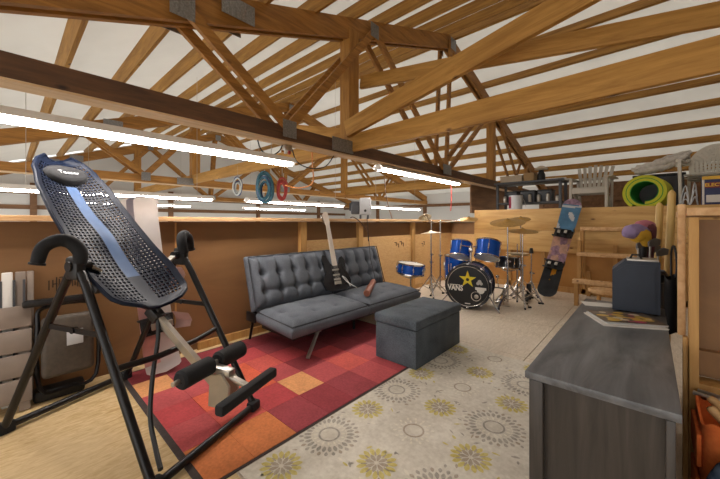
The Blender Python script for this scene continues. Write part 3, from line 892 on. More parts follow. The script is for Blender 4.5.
ft = drum('floor_tom', 'tall blue floor tom half hidden behind the left of the bass drum', (-2.32, 4.92, .47), .20, .36, lugs=6)
for k in range(3):
    a = 2 * PI * k / 3 + .5
    mb = MB(); mb.tube([(.22 * math.cos(a), .22 * math.sin(a), .55), (.22 * math.cos(a), .22 * math.sin(a), .05), (.25 * math.cos(a), .25 * math.sin(a), 0)], .007, 8); mb.build('leg', 'chrome', ft)

def tripod(t, h, spread=.27, a0=0.0, r=.013, top=.30, mat='chrome'):
    mb = MB(); mb.cyl((0, 0, .06), (0, 0, h * .55), r, None, 10); mb.cyl((0, 0, h * .5), (0, 0, h), r * .72, None, 10)
    mb.cyl((0, 0, h * .52), (0, 0, h * .52 + .035), r * 1.9, None, 10); mb.build('pole', mat, t)
    mb = MB(); mb.box((r * 2.4, 0, h * .535), (.03, .008, .02)); mb.build('wing_screw', mat, t)
    for k in range(3):
        a = a0 + 2 * PI * k / 3; ca, sa = math.cos(a), math.sin(a)
        mb = MB()
        for q in (-.007, .007):
            mb.tube([(-sa * q, ca * q, top), (ca * spread * .5 - sa * q, sa * spread * .5 + ca * q, top * .48), (ca * spread - sa * q, sa * spread + ca * q, .02)], .006, 6)
        mb.tube([(0, 0, .09), (ca * spread * .5, sa * spread * .5, top * .48)], .005, 6)
        lg = mb.build('leg', mat, t)
        mb = MB(); mb.box((ca * spread, sa * spread, .013), (.045, .024, .026), a, bev=.006); mb.build('rubber_foot', 'foam', lg)
def cymbal(label, c, r, tilt, az, mat='bronze', dome=.10):
    o = MB(); p = [(.006, .028), (r * .10, .027), (r * .19, .012), (r * .22, .008), (r * .6, -r * .03), (r, -r * dome), (r, -r * dome - .002), (r * .6, -r * .03 - .002), (r * .22, .006), (r * .1, .024), (.006, .025)]
    o.lathe(p, seg=36, caps=(False, False))
    ob = o.build('cymbal', mat)
    ob.matrix_world = cyl_map(c, tilt, az)
    return tag(ob, label, 'cymbal', 'cymbals of the drum kit')
def cstand(label, x, y, h, a0=0.3, spread=.28, boom=None):
    t = thing('cymbal_stand', label, 'cymbal stand', (x, y, 0), group='cymbal stands')
    tripod(t, h, spread, a0)
    if boom:
        mb = MB(); mb.tube([(boom[0] * -.35, boom[1] * -.35, h - boom[2] * .35), (boom[0], boom[1], h + boom[2])], .008, 8); mb.box((0, 0, h), (.035, .035, .045), bev=.006); mb.build('boom_arm', 'chrome', t)
    mb = MB(); mb.cyl((0 if not boom else boom[0], 0 if not boom else boom[1], h + (boom[2] if boom else 0)), (0 if not boom else boom[0], 0 if not boom else boom[1], h + (boom[2] if boom else 0) + .05), .006, None, 8)
    mb.cyl((0 if not boom else boom[0], 0 if not boom else boom[1], h + (boom[2] if boom else 0) + .03), (0 if not boom else boom[0], 0 if not boom else boom[1], h + (boom[2] if boom else 0) + .045), .013, None, 8); mb.build('felt_nut', 'black', t)
    return t
cstand('chrome cymbal stand just right of the bass drum under the largest cymbal', -1.50, 4.78, 1.20, .4)
cymbal('largest bronze cymbal, above the right tom', (-1.505, 4.78, 1.215), .235, R(15), R(-80))
cstand('chrome cymbal stand holding the low right bronze cymbal', -1.37, 5.02, 1.07, .9)
cymbal('bronze cymbal lowest on the right of the drum kit', (-1.37, 5.02, 1.085), .205, R(9), R(-60))
cstand('thin chrome cymbal stand at the back under the small splash cymbal', -1.585, 5.70, 1.245, .2, .24)
cymbal('small bronze splash cymbal farthest back on the right', (-1.585, 5.70, 1.26), .15, R(16), R(-75))
cstand('chrome boom stand left of the drums reaching out over the left tom', -2.62, 4.90, 1.20, .5, .30, boom=(.52, -.05, .04))
cymbal('small bronze cymbal hanging over the left tom on a boom', (-2.10, 4.85, 1.255), .135, R(16), R(-70))
cstand('chrome cymbal stand leftmost of the drum kit with a raised arm', -2.80, 4.92, 1.20, .1, .28, boom=(-.05, -.12, .10))
cymbal('pale cymbal seen edge on at the top of the leftmost stands', (-2.855, 4.80, 1.285), .11, R(32), R(140), 'palecym')
cstand('chrome stand between the boom stand and the leftmost stand', -2.66, 4.66, 1.02, 1.2, .26)
cymbal('pale cymbal seen edge on below the boom arm left of the drums', (-2.66, 4.66, 1.035), .17, R(4), R(200), 'palecym')
# hi hat and snare at the right
t = thing('hi_hat_stand', 'chrome hi hat stand with two pale cymbals behind the right cymbal stand', 'hi hat', (-1.54, 5.36, 0))
tripod(t, .86, .24, .8)
for s in (0, 1):
    mb = MB(); mb.lathe([(.006, .02), (.03, .018), (.045, .004), (.16, -.014), (.16, -.016), (.045, .002), (.006, .016)], (0, 0, .70), (0, 0, 1 if s else -1), 28, caps=(False, False)); mb.build('hi_hat_cymbal', 'palecym', t)
t = thing('drum_stand', 'bare chrome stand with a black pedal beside the snowboard', 'stand', (-1.35, 5.40, 0))
tripod(t, .78, .24, 1.4)
mb = MB(); mb.cyl((0, 0, .72), (0, 0, .80), .03, .02, 10); mb.build('cap', 'black', t)
mb = MB(); mb.box((-.03, -.14, .06), (.09, .22, .02), (R(16), 0, 0), bev=.006); mb.box((-.03, -.02, .13), (.06, .03, .24), bev=.006); mb.build('pedal', 'black', t)
sn = drum('snare_drum', 'dark chromed snare drum on a stand right of the bass drum', (-1.58, 5.02, .60), .165, .15, R(6), R(90), 'darkshell', 10)
tripod(sn, .50, .25, .2)
for k in range(3):
    a = .4 + 2 * PI * k / 3
    mb = MB(); mb.tube([(0, 0, .46), (.15 * math.cos(a), .15 * math.sin(a), .50), (.185 * math.cos(a), .185 * math.sin(a), .54)], .007, 6); mb.build('basket_arm', 'chrome', sn)
t = thing('drum_pedal', 'chrome kick pedal mechanism standing low behind the bass drum rim', 'pedal', (-1.62, 4.86, 0))
mb = MB(); mb.box((0, 0, .012), (.22, .3, .014), R(20), bev=.004); mb.build('base_plate', 'steel', t)
mb = MB(); mb.box((.0, .02, .07), (.08, .26, .014), (R(14), 0, 0), bev=.004); mb.build('foot_board', 'chrome', t)
mb = MB()
for q in (-.07, .07): mb.cyl((q, -.1, .01), (q, -.1, .26), .01, None, 8)
mb.cyl((-.08, -.1, .25), (.08, -.1, .25), .011, None, 8); mb.tube([(0, -.1, .25), (0, -.14, .40)], .006, 8); mb.sphere((0, -.145, .42), .025, 10, 8); mb.build('frame', 'chrome', t)
# separate blue snare behind the futon
bs = drum('snare_drum', 'blue snare drum on its own stand behind the far end of the futon', (-2.50, 3.82, .545), .185, .125, R(6), R(30), 'drumblue', 8)
tripod(bs, .44, .25, .6)
for k in range(3):
    a = .2 + 2 * PI * k / 3
    mb = MB(); mb.tube([(0, 0, .40), (.16 * math.cos(a), .16 * math.sin(a), .46), (.20 * math.cos(a), .20 * math.sin(a), .50)], .007, 6); mb.build('basket_arm', 'chrome', bs)

# ================================================================== snowboards
def snowboard(label, foot, head, width, mats, bands, bind_at, bmat, wdir, hb='black', blunt=1.0):
    foot, head = Vector(foot), Vector(head)
    zax = (head - foot); L = zax.length; zax.normalize()
    x = Vector(wdir); x = (x - zax * x.dot(zax)).normalized(); y = zax.cross(x)       # -y faces out
    t = thing('snowboard', label, 'snowboard', (0, 0, 0))
    t.matrix_world = Matrix((x, y, zax)).transposed().to_4x4()
    t.location = foot
    def hw(s):
        e = min(s, 1 - s) * L
        tip = width / 2 * .98 * blunt
        w = width / 2 * (1 - .10 * math.sin(PI * s))
        if e < tip: w *= math.sqrt(max(0.0, 1 - ((tip - e) / tip) ** 2)) * .98 + .02
        return w
    def lift(s):
        e = min(s, 1 - s) * L
        return -.05 * max(0, 1 - e / .2) ** 2
    mb = MB()
    mb.grid(lambda u, v: Vector(((2 * v - 1) * hw(u), lift(u), u * L)), 90, 16, matfn=lambda u, v: bands(u, v))
    bmesh.ops.solidify(mb.bm, geom=mb.bm.faces[:], thickness=.010)
    bdo = mb.build('deck', mats, t)
    for s in bind_at:
        c = Vector((0, -.012, s * L))
        mb = MB(); mb.box(c + Vector((0, -.008, 0)), (width * .92, .025, .12), bev=.008); mb.lathe([(.001, .03), (.05, .03), (.06, .01)], c, (0, -1, 0), 16); 
        mb.box(c + Vector((-.02, -.035, .058)), (width * .9, .06, .014), bev=.004); mb.box(c + Vector((-.02, -.035, -.058)), (width * .9, .06, .014), bev=.004)
        bi = mb.build('binding', bmat, t)
        mb = MB()
        mb.grid(lambda u, v: c + Vector((width * .5 - .02 + .05 * u + .02 * math.sin(PI * v), -.03 - .20 * u, -.07 + .14 * v + (.018 * u if v < .5 else -.018 * u))), 8, 8)
        bmesh.ops.solidify(mb.bm, geom=mb.bm.faces[:], thickness=.010); mb.build('highback', hb, bi)
        for (px_, hz) in ((-.05, .07), (.05, .10)):
            mb = MB()
            mb.grid(lambda u, v: c + Vector((px_ + .045 * (v - .5), -.03 - hz * math.sin(PI * u), -.07 + .14 * u)), 10, 3)
            bmesh.ops.solidify(mb.bm, geom=mb.bm.faces[:], thickness=.008); sp_ = mb.build('strap', 'black', bi)
            mb = MB(); mb.box(c + Vector((px_, -.034 - hz, 0)), (.04, .016, .05), bev=.004); mb.build('buckle', 'steel', bi)
    return t
M['sb_white'] = plain('white_board_face', '#e4dfdd', 0.35, vary=0.03)
M['sb_pink'] = plain('pink_board_face', '#d9a9a4', 0.4, vary=0.2, scale=9)
M['sb_grey'] = plain('grey_board_stripe', '#8c8790', 0.4)
M['bind_pale'] = plain('dusty_pink_plastic', '#b99a92', 0.5)
def bands_white(u, v):
    if u < .42: return 1 if (v < .45 and u > .06) else 0
    if abs(v - .22) < .07 and u > .6: return 2
    return 0
snowboard('white and pink snowboard leaning on the left wall behind the inversion table', (-2.86, .835, .020), (-3.035, .705, 1.40), .25, ['sb_white', 'sb_pink', 'sb_grey'], bands_white, (.27, .53), 'black', (0, 1, -.1), 'bind_pale', .3)
M['sb_sky'] = plain('sky_blue_print', '#5f8fb4', 0.3, vary=0.25, scale=7)
M['sb_cloud'] = plain('cloud_print', '#d5d9dc', 0.3, vary=0.05)
M['sb_purple'] = plain('mauve_print', '#a98aa0', 0.4, vary=0.45, scale=16)
M['sb_peach'] = plain('peach_print', '#d0ac98', 0.4, vary=0.25, scale=12)
M['sb_dark'] = plain('charcoal_print', '#3a4046', 0.3, vary=0.3, scale=9)
M['flame'] = plain('yellow_print', '#d9a92e', 0.4, vary=.1)
def bands_col(u, v):
    h = math.sin(u * 41 + v * 5) + math.sin(u * 23 - v * 9)
    if u < .30: return 5 if (.17 < u < .30 and .45 < v < .7 and h > -.4) else 4
    if u < .44: return 2 if h > -.2 else 3
    if u < .62: return 2 if h > .1 else 3
    if u > .94: return 2
    return 1 if (math.sin(u * 37 + v * 4) + math.sin(v * 8 + u * 11) > 1.25 and u < .88) or abs(u - .92 - .01 * v) < .010 else 0
snowboard('snowboard with a blue sky print leaning on the plywood wall by the drums', (-1.235, 5.72, .012), (-.94, 6.335, 1.57), .285, ['sb_sky', 'sb_cloud', 'sb_purple', 'sb_peach', 'sb_dark', 'flame'], bands_col, (.315, .635), 'black', (1, 0, 0))

# ================================================================== on and around the futon
M['guitar'] = plain('black_lacquer', '#14151a', 0.15)
M['fret'] = wood('rosewood', '#4a3526', '#6a4c36', 'Z', 8, 6, 0.5, knots=False)
M['maple'] = wood('maple_neck', '#b3a698', '#cbbfb2', 'Z', 8, 4, 0.45, knots=False)
g = thing('electric_guitar', 'black electric guitar with a pale neck propped on the futon backrest', 'guitar', (0, 0, 0))
foot, top = Vector((-2.63, 2.535, .425)), Vector((-2.96, 2.63, 1.28))
z = (top - foot).normalized(); xw = Vector((.45, .9, 0)); xw = (xw - z * xw.dot(z)).normalized(); yw = z.cross(xw)
g.matrix_world = Matrix.Translation(foot) @ Matrix((xw, yw, z)).transposed().to_4x4()
prof = [(0, 0), (.09, -.005), (.145, .03), (.165, .09), (.15, .16), (.125, .21), (.13, .27), (.135, .33), (.105, .385), (.075, .375), (.05, .30), (.03, .29), (-.03, .29), (-.05, .31), (-.09, .41), (-.125, .42), (-.14, .37), (-.13, .28), (-.12, .21), (-.15, .15), (-.165, .08), (-.14, .02), (-.08, -.01)]
mb = MB(); mb.prism(prof, (0, 0, 0), (1, 0, 0), (0, 0, 1), .045); mb.build('body', 'guitar', g)
mb = MB(); mb.prism([(.03, .05), (.12, .07), (.10, .20), (.07, .30), (-.05, .28), (-.06, .16)], (0, -.0245, 0), (1, 0, 0), (0, 0, 1), .004); mb.build('pickguard', 'black', g)
mb = MB()
for h in (.12, .17, .23): mb.box((0, -.03, h), (.08, .012, .02), bev=.003)
mb.box((0, -.03, .08), (.08, .014, .035)); mb.build('pickups', 'steel', g)
mb = MB(); mb.prism([(-.028, .28), (.028, .28), (.022, .78), (-.022, .78)], (0, -.022, 0), (1, 0, 0), (0, 0, 1), .022); mb.build('neck', 'maple', g)
mb = MB(); mb.prism([(-.022, .78), (.022, .78), (.03, .82), (.025, .95), (-.02, .96), (-.05, .92), (-.035, .82)], (0, -.02, 0), (1, 0, 0), (0, 0, 1), .014); hs = mb.build('headstock', 'maple', g)
for k in range(6):
    mb = MB(); mb.cyl((-.035 - .002 * k, -.02, .815 + .02 * k), (-.06, -.02, .815 + .02 * k), .007, None, 8); mb.build('tuning_peg', 'chrome', hs)
mb = MB()
for k in range(6): mb.cyl((-.022 + .009 * k, -.04, .08), (-.016 + .0065 * k, -.036, .80), .0008, None, 4)
mb.build('strings', 'steel', g)
mb = MB(); mb.tube([(.14, -.03, .02), (.10, -.06, .10), (.05, -.07, .14), (.10, -.08, .06), (.19, -.10, -.02)], .004, 6, smooth=5); mb.build('lead', 'white', g)
M['rain'] = wood('brown_turned_wood', '#6a3a2a', '#96583e', 'X', 6, 5, 0.45, knots=False)
rs = thing('wooden_club', 'short brown wooden cylinder on a hanging cord lying on the futon seat', 'wooden cylinder', (0, 0, 0))
a, b = Vector((-2.33, 2.68, .405)), Vector((-2.63, 3.16, .440))
mb = MB(); mb.tube([a, a + (b - a) * .03, b - (b - a) * .05, b], [.034, .040, .036, .028], 16); mb.build('cylinder', 'rain', rs)
mb = MB(); mb.tube([b, b + Vector((-.03, .06, .05)), (-2.80, 3.30, .70), (-3.0, 3.47, 1.15), (-3.04, 3.50, 1.262)], .004, 6); mb.build('cord', 'black', rs)

# motor unit on the ledge and cables
mo = thing('motor_unit', 'light grey boxy motor unit standing on the left wall ledge above the futon', 'motor', (-3.16, 3.57, 1.245), R(42))
M['palegrey'] = plain('pale_grey_housing', '#c6c9cc', 0.4, vary=.04)
M['darkgrey'] = plain('dark_grey_housing', '#4b4e54', 0.5)
mb = MB(); mb.box((.02, 0, .185), (.17, .20, .25), bev=.02); mb.build('housing', 'palegrey', mo)
mb = MB(); mb.box((-.125, .0, .165), (.13, .17, .19), bev=.02); mb.cyl((-.215, 0, .18), (-.18, 0, .18), .06, None, 16); mb.cyl((-.12, -.10, .16), (-.12, -.08, .16), .05, None, 16); mb.build('end_cover', 'darkgrey', mo)
for q in (-.05, .06):
    mb = MB(); mb.box((q, 0, .03), (.03, .12, .06), bev=.006); mb.build('bracket_foot', 'darkgrey', mo)
mb = MB(); mb.cyl((.02, -.104, .12), (.02, -.096, .12), .02, None, 12); mb.build('knob', 'black', mo)
mb = MB(); mb.tube([(-3.10, 3.22, 1.262), (-3.05, 3.25, 1.262), (-3.02, 3.38, 1.17), (-3.03, 3.50, 1.05), (-3.06, 3.56, .92)], .007, 8, smooth=5)
tag(mb.build('cable', 'fret'), 'short dark brown cable curving down from the ledge behind the guitar', 'cable')

# ================================================================== things leaning at the far left
M['taupe'] = plain('taupe_resin', '#8e8177', 0.55, vary=.05)
M['taupe_cloth'] = cloth('dark_taupe_vinyl', '#443c34', '#554b41', scale=40, rough=.6)
rp = thing('resin_bench_panel', 'taupe resin panel of four wide slats leaning on the wall at the far left', 'slatted panel', (-2.93, -.26, 0))
for k in range(4):
    mb = MB(); mb.box((-.02 - .028 * k, .0, .135 + .150 * k), (.022, .74, .138), (0, R(-10), 0), bev=.006); mb.build('slat', 'taupe', rp)
for q in (-.30, .335):
    mb = MB(); mb.bar((-.03, q, .004), (-.145, q, .63), .04, .05, up=(0, 1, 0)); mb.build('leg', 'taupe', rp)
rq = thing('resin_board', 'pair of upright taupe resin boards standing behind the slatted panel', 'boards', (-3.095, .045, 0))
for q in (-.045, .015, .06):
    mb = MB(); mb.box((0, q, .435), (.03 if q != -.045 else .05, .05 if q < .05 else .034, .87), bev=.005); mb.build('board', 'taupe' if q > -.04 else 'white', rq)
mb = MB()
for q in (-.072, -.015, .03): mb.box((.017, q, .42), (.02, .012, .80))
mb.build('groove', 'darkgrey', rq)
ch = thing('folding_chair', 'folded black framed chair with a dark taupe padded seat leaning at the left wall', 'chair', (-2.985, .265, 0))
mb = MB(); mb.box((0, .02, .36), (.075, .27, .40), (0, R(-7), 0), bev=.03, seg=3); pad = mb.build('padded_seat', 'taupe_cloth', ch)
mb = MB(); mb.box((.047, .05, .41), (.004, .085, .10), (0, R(-7), 0), bev=.001); mb.build('label_patch', 'palegrey', pad)
mb = MB(); mb.tube([(.0, -.12, .10), (-.03, -.13, .50), (-.05, -.10, .62), (-.05, .14, .62), (-.03, .18, .50), (.0, .17, .10), (0, .02, .06)], .013, 8, smooth=4, closed=True); mb.build('frame', 'blackmetal', ch)
mb = MB(); mb.bar((-.04, -.20, .66), (-.06, .16, .655), .05, .045, bev=.012); mb.build('top_rail', 'black', ch)
mb = MB(); mb.box((-.05, -.02, .04), (.11, .26, .08), bev=.02); mb.build('base', 'black', ch)

# ================================================================== steps and stool at the back wall
st = thing('wooden_steps', 'plain wooden steps with three treads leading up the plywood wall', 'steps', (0, 0, 0))
for xx in (-.79, .0):
    mb = MB()
    mb.box((xx, 5.53, .18), (.045, .10, .36)); mb.box((xx + .012, 5.70, .55), (.045, .10, .75)); mb.box((xx + .024, 5.88, .74), (.045, .10, .745)); mb.build('upright', 'stud', st)
for (y, zt, x0) in ((5.52, .375, -.83), (5.69, .755, -.80), (5.86, 1.125, -.78)):
    mb = MB(); mb.box(((x0 + .04) / 2, y, zt - .026), (.04 - x0, .15, .052), bev=.003); mb.build('tread', 'ledge', st)
for xx in (-.74, -.40):
    mb = MB(); mb.box((xx, 6.34, .42 if xx > -.5 else .20), (.05, .07, .84 if xx > -.5 else .40)); mb.build('support', 'stud', st)
so = thing('round_stool', 'small round wooden stool on the floor behind the dresser', 'stool', (-.42, 4.92, 0))
mb = MB(); mb.lathe([(.15, .33), (.16, .34), (.16, .365), (.15, .375)], seg=28); mb.build('seat', 'ledge', so)
for k in range(3):
    a = 2 * PI * k / 3; mb = MB(); mb.cyl((.09 * math.cos(a), .09 * math.sin(a), .33), (.14 * math.cos(a), .14 * math.sin(a), 0), .015, None, 8); mb.build('leg', 'stud', so)

# ================================================================== on the dresser
M['navy'] = plain('navy_cabinet', '#272f3d', 0.6, vary=.08, bump=.15, bscale=120)
nb = thing('speaker_cabinet', 'dark navy box cabinet with a clipped corner standing on the dresser', 'cabinet', (-.163, 2.36, .6865), R(3))
w, d_, h = .205, .17, .285
pf = [(0, 0), (w, 0), (w, h), (.055, h), (0, h - .055)]
mb = MB(); mb.prism(pf, (0, d_ / 2, .008), (1, 0, 0), (0, 0, 1), d_); mb.build('cabinet', 'navy', nb)
mb = MB(); mb.prism([(.02, .02), (w - .02, .02), (w - .02, h - .02), (.062, h - .02), (.02, h - .062)], (0, -.002, .008), (1, 0, 0), (0, 0, 1), .006); mb.build('front_grille', 'navy', nb)
mb = MB(); mb.box((w / 2 + .03, d_ / 2, h + .013), (w - .07, d_ - .02, .012), bev=.003); mb.build('top_plate', 'steel', nb)
for q in (.03, w - .03):
    mb = MB(); mb.cyl((q, d_ / 2, 0), (q, d_ / 2, .01), .014, None, 10); mb.build('foot', 'black', nb)
mb = MB(); mb.tube([(.08, .06, h + .018), (.09, .06, h + .04), (.12, .06, h + .04), (.13, .06, h + .018)], .006, 6); mb.build('carry_handle', 'black', nb)
M['mag0'] = plain('magazine_cover', '#5a4a3c', 0.3, vary=.6, scale=26)
M['magy'] = plain('yellow_print_patch', '#c9a63e', 0.3)
M['magw'] = plain('cream_print_patch', '#d8cbb4', 0.3)
M['magr'] = plain('magenta_print_patch', '#a83a5a', 0.3)
M['paper'] = plain('white_paper', '#d9d5cf', 0.7, vary=.03)
def magazine(label, c, rot, w, d_, th, z, cover, patches=True, name='magazine'):
    t = thing(name, label, 'magazine', (c[0], c[1], z), rot, group='magazines on the dresser')
    mb = MB(); mb.box((0, 0, th / 2 - .001), (w - .004, d_ - .004, th - .002)); mb.build('pages', 'paper', t)
    mb = MB(); mb.box((0, 0, th - .0005), (w, d_, .001), mat=0)
    if patches:
        rg = random.Random(int(z * 1000))
        for k in range(24):
            px_, py_ = rg.uniform(-.4, .4) * w, rg.uniform(-.4, .4) * d_
            n = 7; rr = rg.uniform(.008, .024)
            f = mb.bm.faces.new([mb.bm.verts.new((px_ + rr * 1.4 * math.cos(2 * PI * q / n), py_ + rr * math.sin(2 * PI * q / n), th + .0004 + k * .00004)) for q in range(n)]); f.material_index = rg.choice((1, 1, 2, 3))
    mb.build('cover', [cover, 'magy', 'magw', 'magr'], t)
    return t
DT = .6865
magazine('white edged magazine lowest in the pile on the dresser', (-.105, 2.14), R(28), .27, .23, .006, DT, 'paper', False)
magazine('second magazine of the pile on the dresser with a grey cover', (-.10, 2.155), R(31), .26, .215, .005, DT + .0075, 'palegrey', False)
magazine('topmost magazine on the dresser with a dark flowery cover', (-.10, 2.16), R(27), .265, .215, .004, DT + .0140, 'mag0')
mb = MB(); mb.box((0, 0, .0008), (.16, .11, .0016)); o = mb.build('paper_sheet', 'paper', None, 0, (-.24, 2.47, DT), R(20)); tag(o, 'loose white paper sheet on the dresser left of the navy cabinet', 'paper')
M['darksteel'] = plain('dark_satin_steel', '#6e6c6a', .5, .6)
# golf bag and clubs behind the dresser
M['gold'] = plain('yellow_knit', '#c89b2c', 0.85, vary=.1); M['mauve'] = plain('mauve_knit', '#8d7aa0', 0.85, vary=.15); M['rose'] = plain('rose_knit', '#b06a78', 0.85, vary=.15); M['maroon'] = plain('maroon_knit', '#5c3038', 0.85, vary=.15)
gx, gy = -.045, 2.905
gb = thing('golf_bag', 'dark golf bag standing behind the dresser and the navy cabinet', 'golf bag', (gx, gy, 0))
mb = MB(); mb.lathe([(.11, 0), (.125, .02), (.115, .4), (.12, .84), (.128, .86), (.118, .88), (.10, .80)], seg=24, caps=(True, True)); mb.build('body', 'navy', gb)
mb = MB(); mb.lathe([(.121, .80), (.131, .81), (.131, .86), (.121, .87)], seg=24, caps=(False, False)); mb.build('collar', 'black', gb)
mb = MB(); mb.box((0, -.12, .35), (.14, .05, .34), bev=.02); mb.build('pocket', 'navy', gb)
def club(label, base, tip, cover, mats, r=.05, iron=False):
    t = thing('golf_club', label, 'golf club', base, group='golf clubs in the bag')
    d = Vector(tip) - Vector(base)
    mb = MB(); mb.cyl((0, 0, 0), d, .006, .006, 8); mb.build('shaft', 'steel', t)
    if iron:
        mb = MB(); mb.prism([(-.012, -.01), (.012, -.012), (.055, .0), (.06, .035), (.03, .045), (-.01, .02)], d, (.8, .6, 0), (0, 0, 1), .014); mb.build('club_head', 'darksteel', t)
    else:
        mb = MB(); mb.tube([d * .62, d * .78, d * .95], [.022, .026, .03], 14); mb.build('cover_sock', mats[2], t)
        mb = MB()
        s = Vector((-.741, -.672, 0)) * r
        mb.tube([d + Vector((0, 0, -.07)) - s * .1, d + s * .2, d + s * 1.0 + Vector((0, 0, .012)), d + s * 1.6 + Vector((0, 0, .01))], [r * .55, r * .95, r * .9, r * .3], 18, smooth=4)
        hd_ = mb.build('head_cover', mats[0], t, 60)
        mb = MB(); mb.tube([d + s * -.5 + Vector((0, 0, r * .6)), d + s * .6 + Vector((0, 0, r * .65)), d + s * 1.6 + Vector((0, 0, r * .42)), d + s * 2.25 + Vector((0, 0, r * .1))], [r * .4, r * .8, r * .85, r * .3], 16, smooth=4); mb.build('top_panel', mats[1], hd_, 60)
    return t
club('golf club with a large yellow and mauve knitted head cover', (gx - .02, gy - .02, .5), (gx + .01, gy + .01, 1.105), 1, ('gold', 'mauve', 'black'), .058)
club('golf club with a maroon knitted head cover, rear one', (gx + .03, gy + .02, .5), (gx + .045, gy + .055, 1.15), 1, ('maroon', 'rose', 'maroon'), .045)
for k in range(5):
    a = k * 1.25
    club('short steel iron standing in the golf bag beside the knitted head covers', (gx + .04 * math.cos(a) + .02, gy + .04 * math.sin(a), .5), (gx + .055 * math.cos(a) + .03, gy + .05 * math.sin(a), .985 + .016 * k), 0, None, iron=True)
# poles and black bag behind the dresser
M['pole'] = wood('yellow_pole', '#b8924e', '#d6b672', 'Z', 10, 4, .5, knots=False)
for (lab, x, y, tx, ty, h) in (('taller round ended wooden pole between the golf bag and the post', .065, 3.02, .110, 3.06, 1.42), ('shorter wooden pole leaning left of the taller pole behind the dresser', .015, 3.10, .050, 3.14, 1.34)):
    mb = MB(); mb.tube([(x, y, 0), (x, y, .03), (tx, ty, h - .03), (tx, ty, h - .012), (tx, ty, h)], [.022, .028, .021, .016, .004], 14); tag(mb.build('wooden_pole', 'pole'), lab, 'pole', 'wooden poles')
bg_ = thing('black_bag', 'limp black bag hanging beside the post behind the dresser', 'bag', (.10, 2.80, 0))
mb = MB()
mb.grid(lambda u, v: Vector((.035 * math.sin(2 * PI * u), -.03 + .09 * math.cos(2 * PI * u) * (1 - .4 * v), .86 - .34 * v + .01 * math.sin(6 * u * PI))), 20, 8); mb.build('pouch', 'foam', bg_)
mb = MB(); mb.tube([(.0, .05, .86), (.0, .06, 1.0), (.01, -.02, 1.05), (.02, -.09, .95), (.01, -.10, .80), (.0, -.04, .60)], .006, 6, smooth=4); mb.build('strap', 'black', bg_)

# ================================================================== right hand storage rack
m = MB(); m.box((.140, 2.01, .61), (.030, .05, 1.22), bev=.002); m.box((.116, 2.03, .345), (.016, .04, .69), bev=.002)
struct(m.build('trim_3', 'stud'), 'yellow lumber post of the storage rack right of the dresser', 'post')
m = MB(); m.box((.105, 2.05, .985), (.026, .022, .59), bev=.003)
struct(m.build('trim_4', 'ledge'), 'short pale board fixed to the left of the rack post', 'board')
m = MB(); m.box((.78, 2.10, .86), (1.25, .02, .70), mat=0); m.box((.78, 2.05, .49), (1.25, .10, .03), mat=1); m.box((.78, 2.07, .585), (1.25, .04, .10), mat=0); m.box((.78, 2.10, .24), (1.25, .02, .48), mat=0)
struct(m.build('wall_right', ['wall_brown', 'stud']), 'brown board back of the storage rack at the right edge', 'wall')
m = MB(); m.box((.77, 2.42, 1.245), (1.30, .80, .035), bev=.003)
struct(m.build('trim_5', 'ledge'), 'top board of the storage rack at the right edge', 'shelf')
M['orange'] = cloth('orange_canvas', '#d2622a', '#e87c3c', scale=60)
M['denim'] = cloth('blue_denim', '#4a5c7a', '#8a9ab2', scale=30)
M['handle'] = wood('tool_handle', '#b48a5a', '#d2ab78', 'X', 8, 6, .5, knots=False)
tb = thing('tool_bag', 'open orange tool bag full of tools at the lower right edge', 'bag', (.345, 1.815, 0))
mb = MB()
def bagw(u, v):
    a = 2 * PI * u; ex = .30
    c_, s_ = math.cos(a), math.sin(a)
    px_ = .20 * math.copysign(abs(c_) ** ex, c_); py_ = .140 * math.copysign(abs(s_) ** ex, s_)
    return Vector((px_ * (1 + .04 * v), py_ * (1 + .04 * v),   .005 + .465 * v + .012 * math.sin(5 * a) * v))
mb.grid(bagw, 40, 10)
bmesh.ops.remove_doubles(mb.bm, verts=mb.bm.verts[:], dist=1e-5)
bmesh.ops.solidify(mb.bm, geom=mb.bm.faces[:], thickness=.008)
mb.box((0, 0, .010), (.38, .26, .012)); mb.build('bag_wall', 'orange', tb)
for k, (zz, hh) in enumerate(((.14, .20), (.36, .12))):
    mb = MB(); mb.box((-.208 - .004, 0, zz), (.014, .22, hh), bev=.005); mb.box((0, -.152, zz), (.30, .016, hh), bev=.005); mb.build('pocket', 'orange', tb)
for p0, p1, lab in (((.175, 1.88, .50), (.42, 1.73, .32), 'hammer with a pale wooden handle leftmost in the orange bag'), ((.168, 1.80, .495), (.38, 1.74, .25), 'second wooden handled hammer, nearest the front rim of the orange bag')):
    hm = thing('hammer', lab, 'hammer', p0, group='hammers in the orange bag')
    d = Vector(p1) - Vector(p0)
    mb = MB(); mb.tube([(0, 0, 0), d * .03, d * .5, d], [.012, .016, .013, .012], 10); mb.build('handle', 'handle', hm)
    mb = MB(); mb.bar(d + Vector((.03, .04, .0)), d - Vector((.03, .04, .0)), .026, .028, bev=.006); mb.build('hammer_head', 'steel', hm)
pp = thing('pliers', 'steel pliers lying on top in the orange tool bag', 'pliers', (.225, 1.915, .485), (0, 0, R(-25)))
for s in (-1, 1):
    mb = MB(); mb.tube([(-.09, s * .02, 0), (-.02, s * .018, .004), (.02, 0, .006), (.07, -s * .010, .004)], [.009, .008, .010, .004], 8); mb.build('jaw_and_grip', 'steel', pp)
mb = MB(); 
mb.grid(lambda u, v: Vector((.235 + .22 * (u - .5) + .02 * math.sin(9 * v), 1.560 + .16 * (v - .5), .22 + .20 * (math.sin(PI * u) * math.sin(PI * v)) ** .5 + .02 * math.sin(13 * u + 7 * v))), 16, 16)
bmesh.ops.solidify(mb.bm, geom=mb.bm.faces[:], thickness=.02)
mb.box((.235, 1.560, .11), (.19, .12, .22), bev=.02)
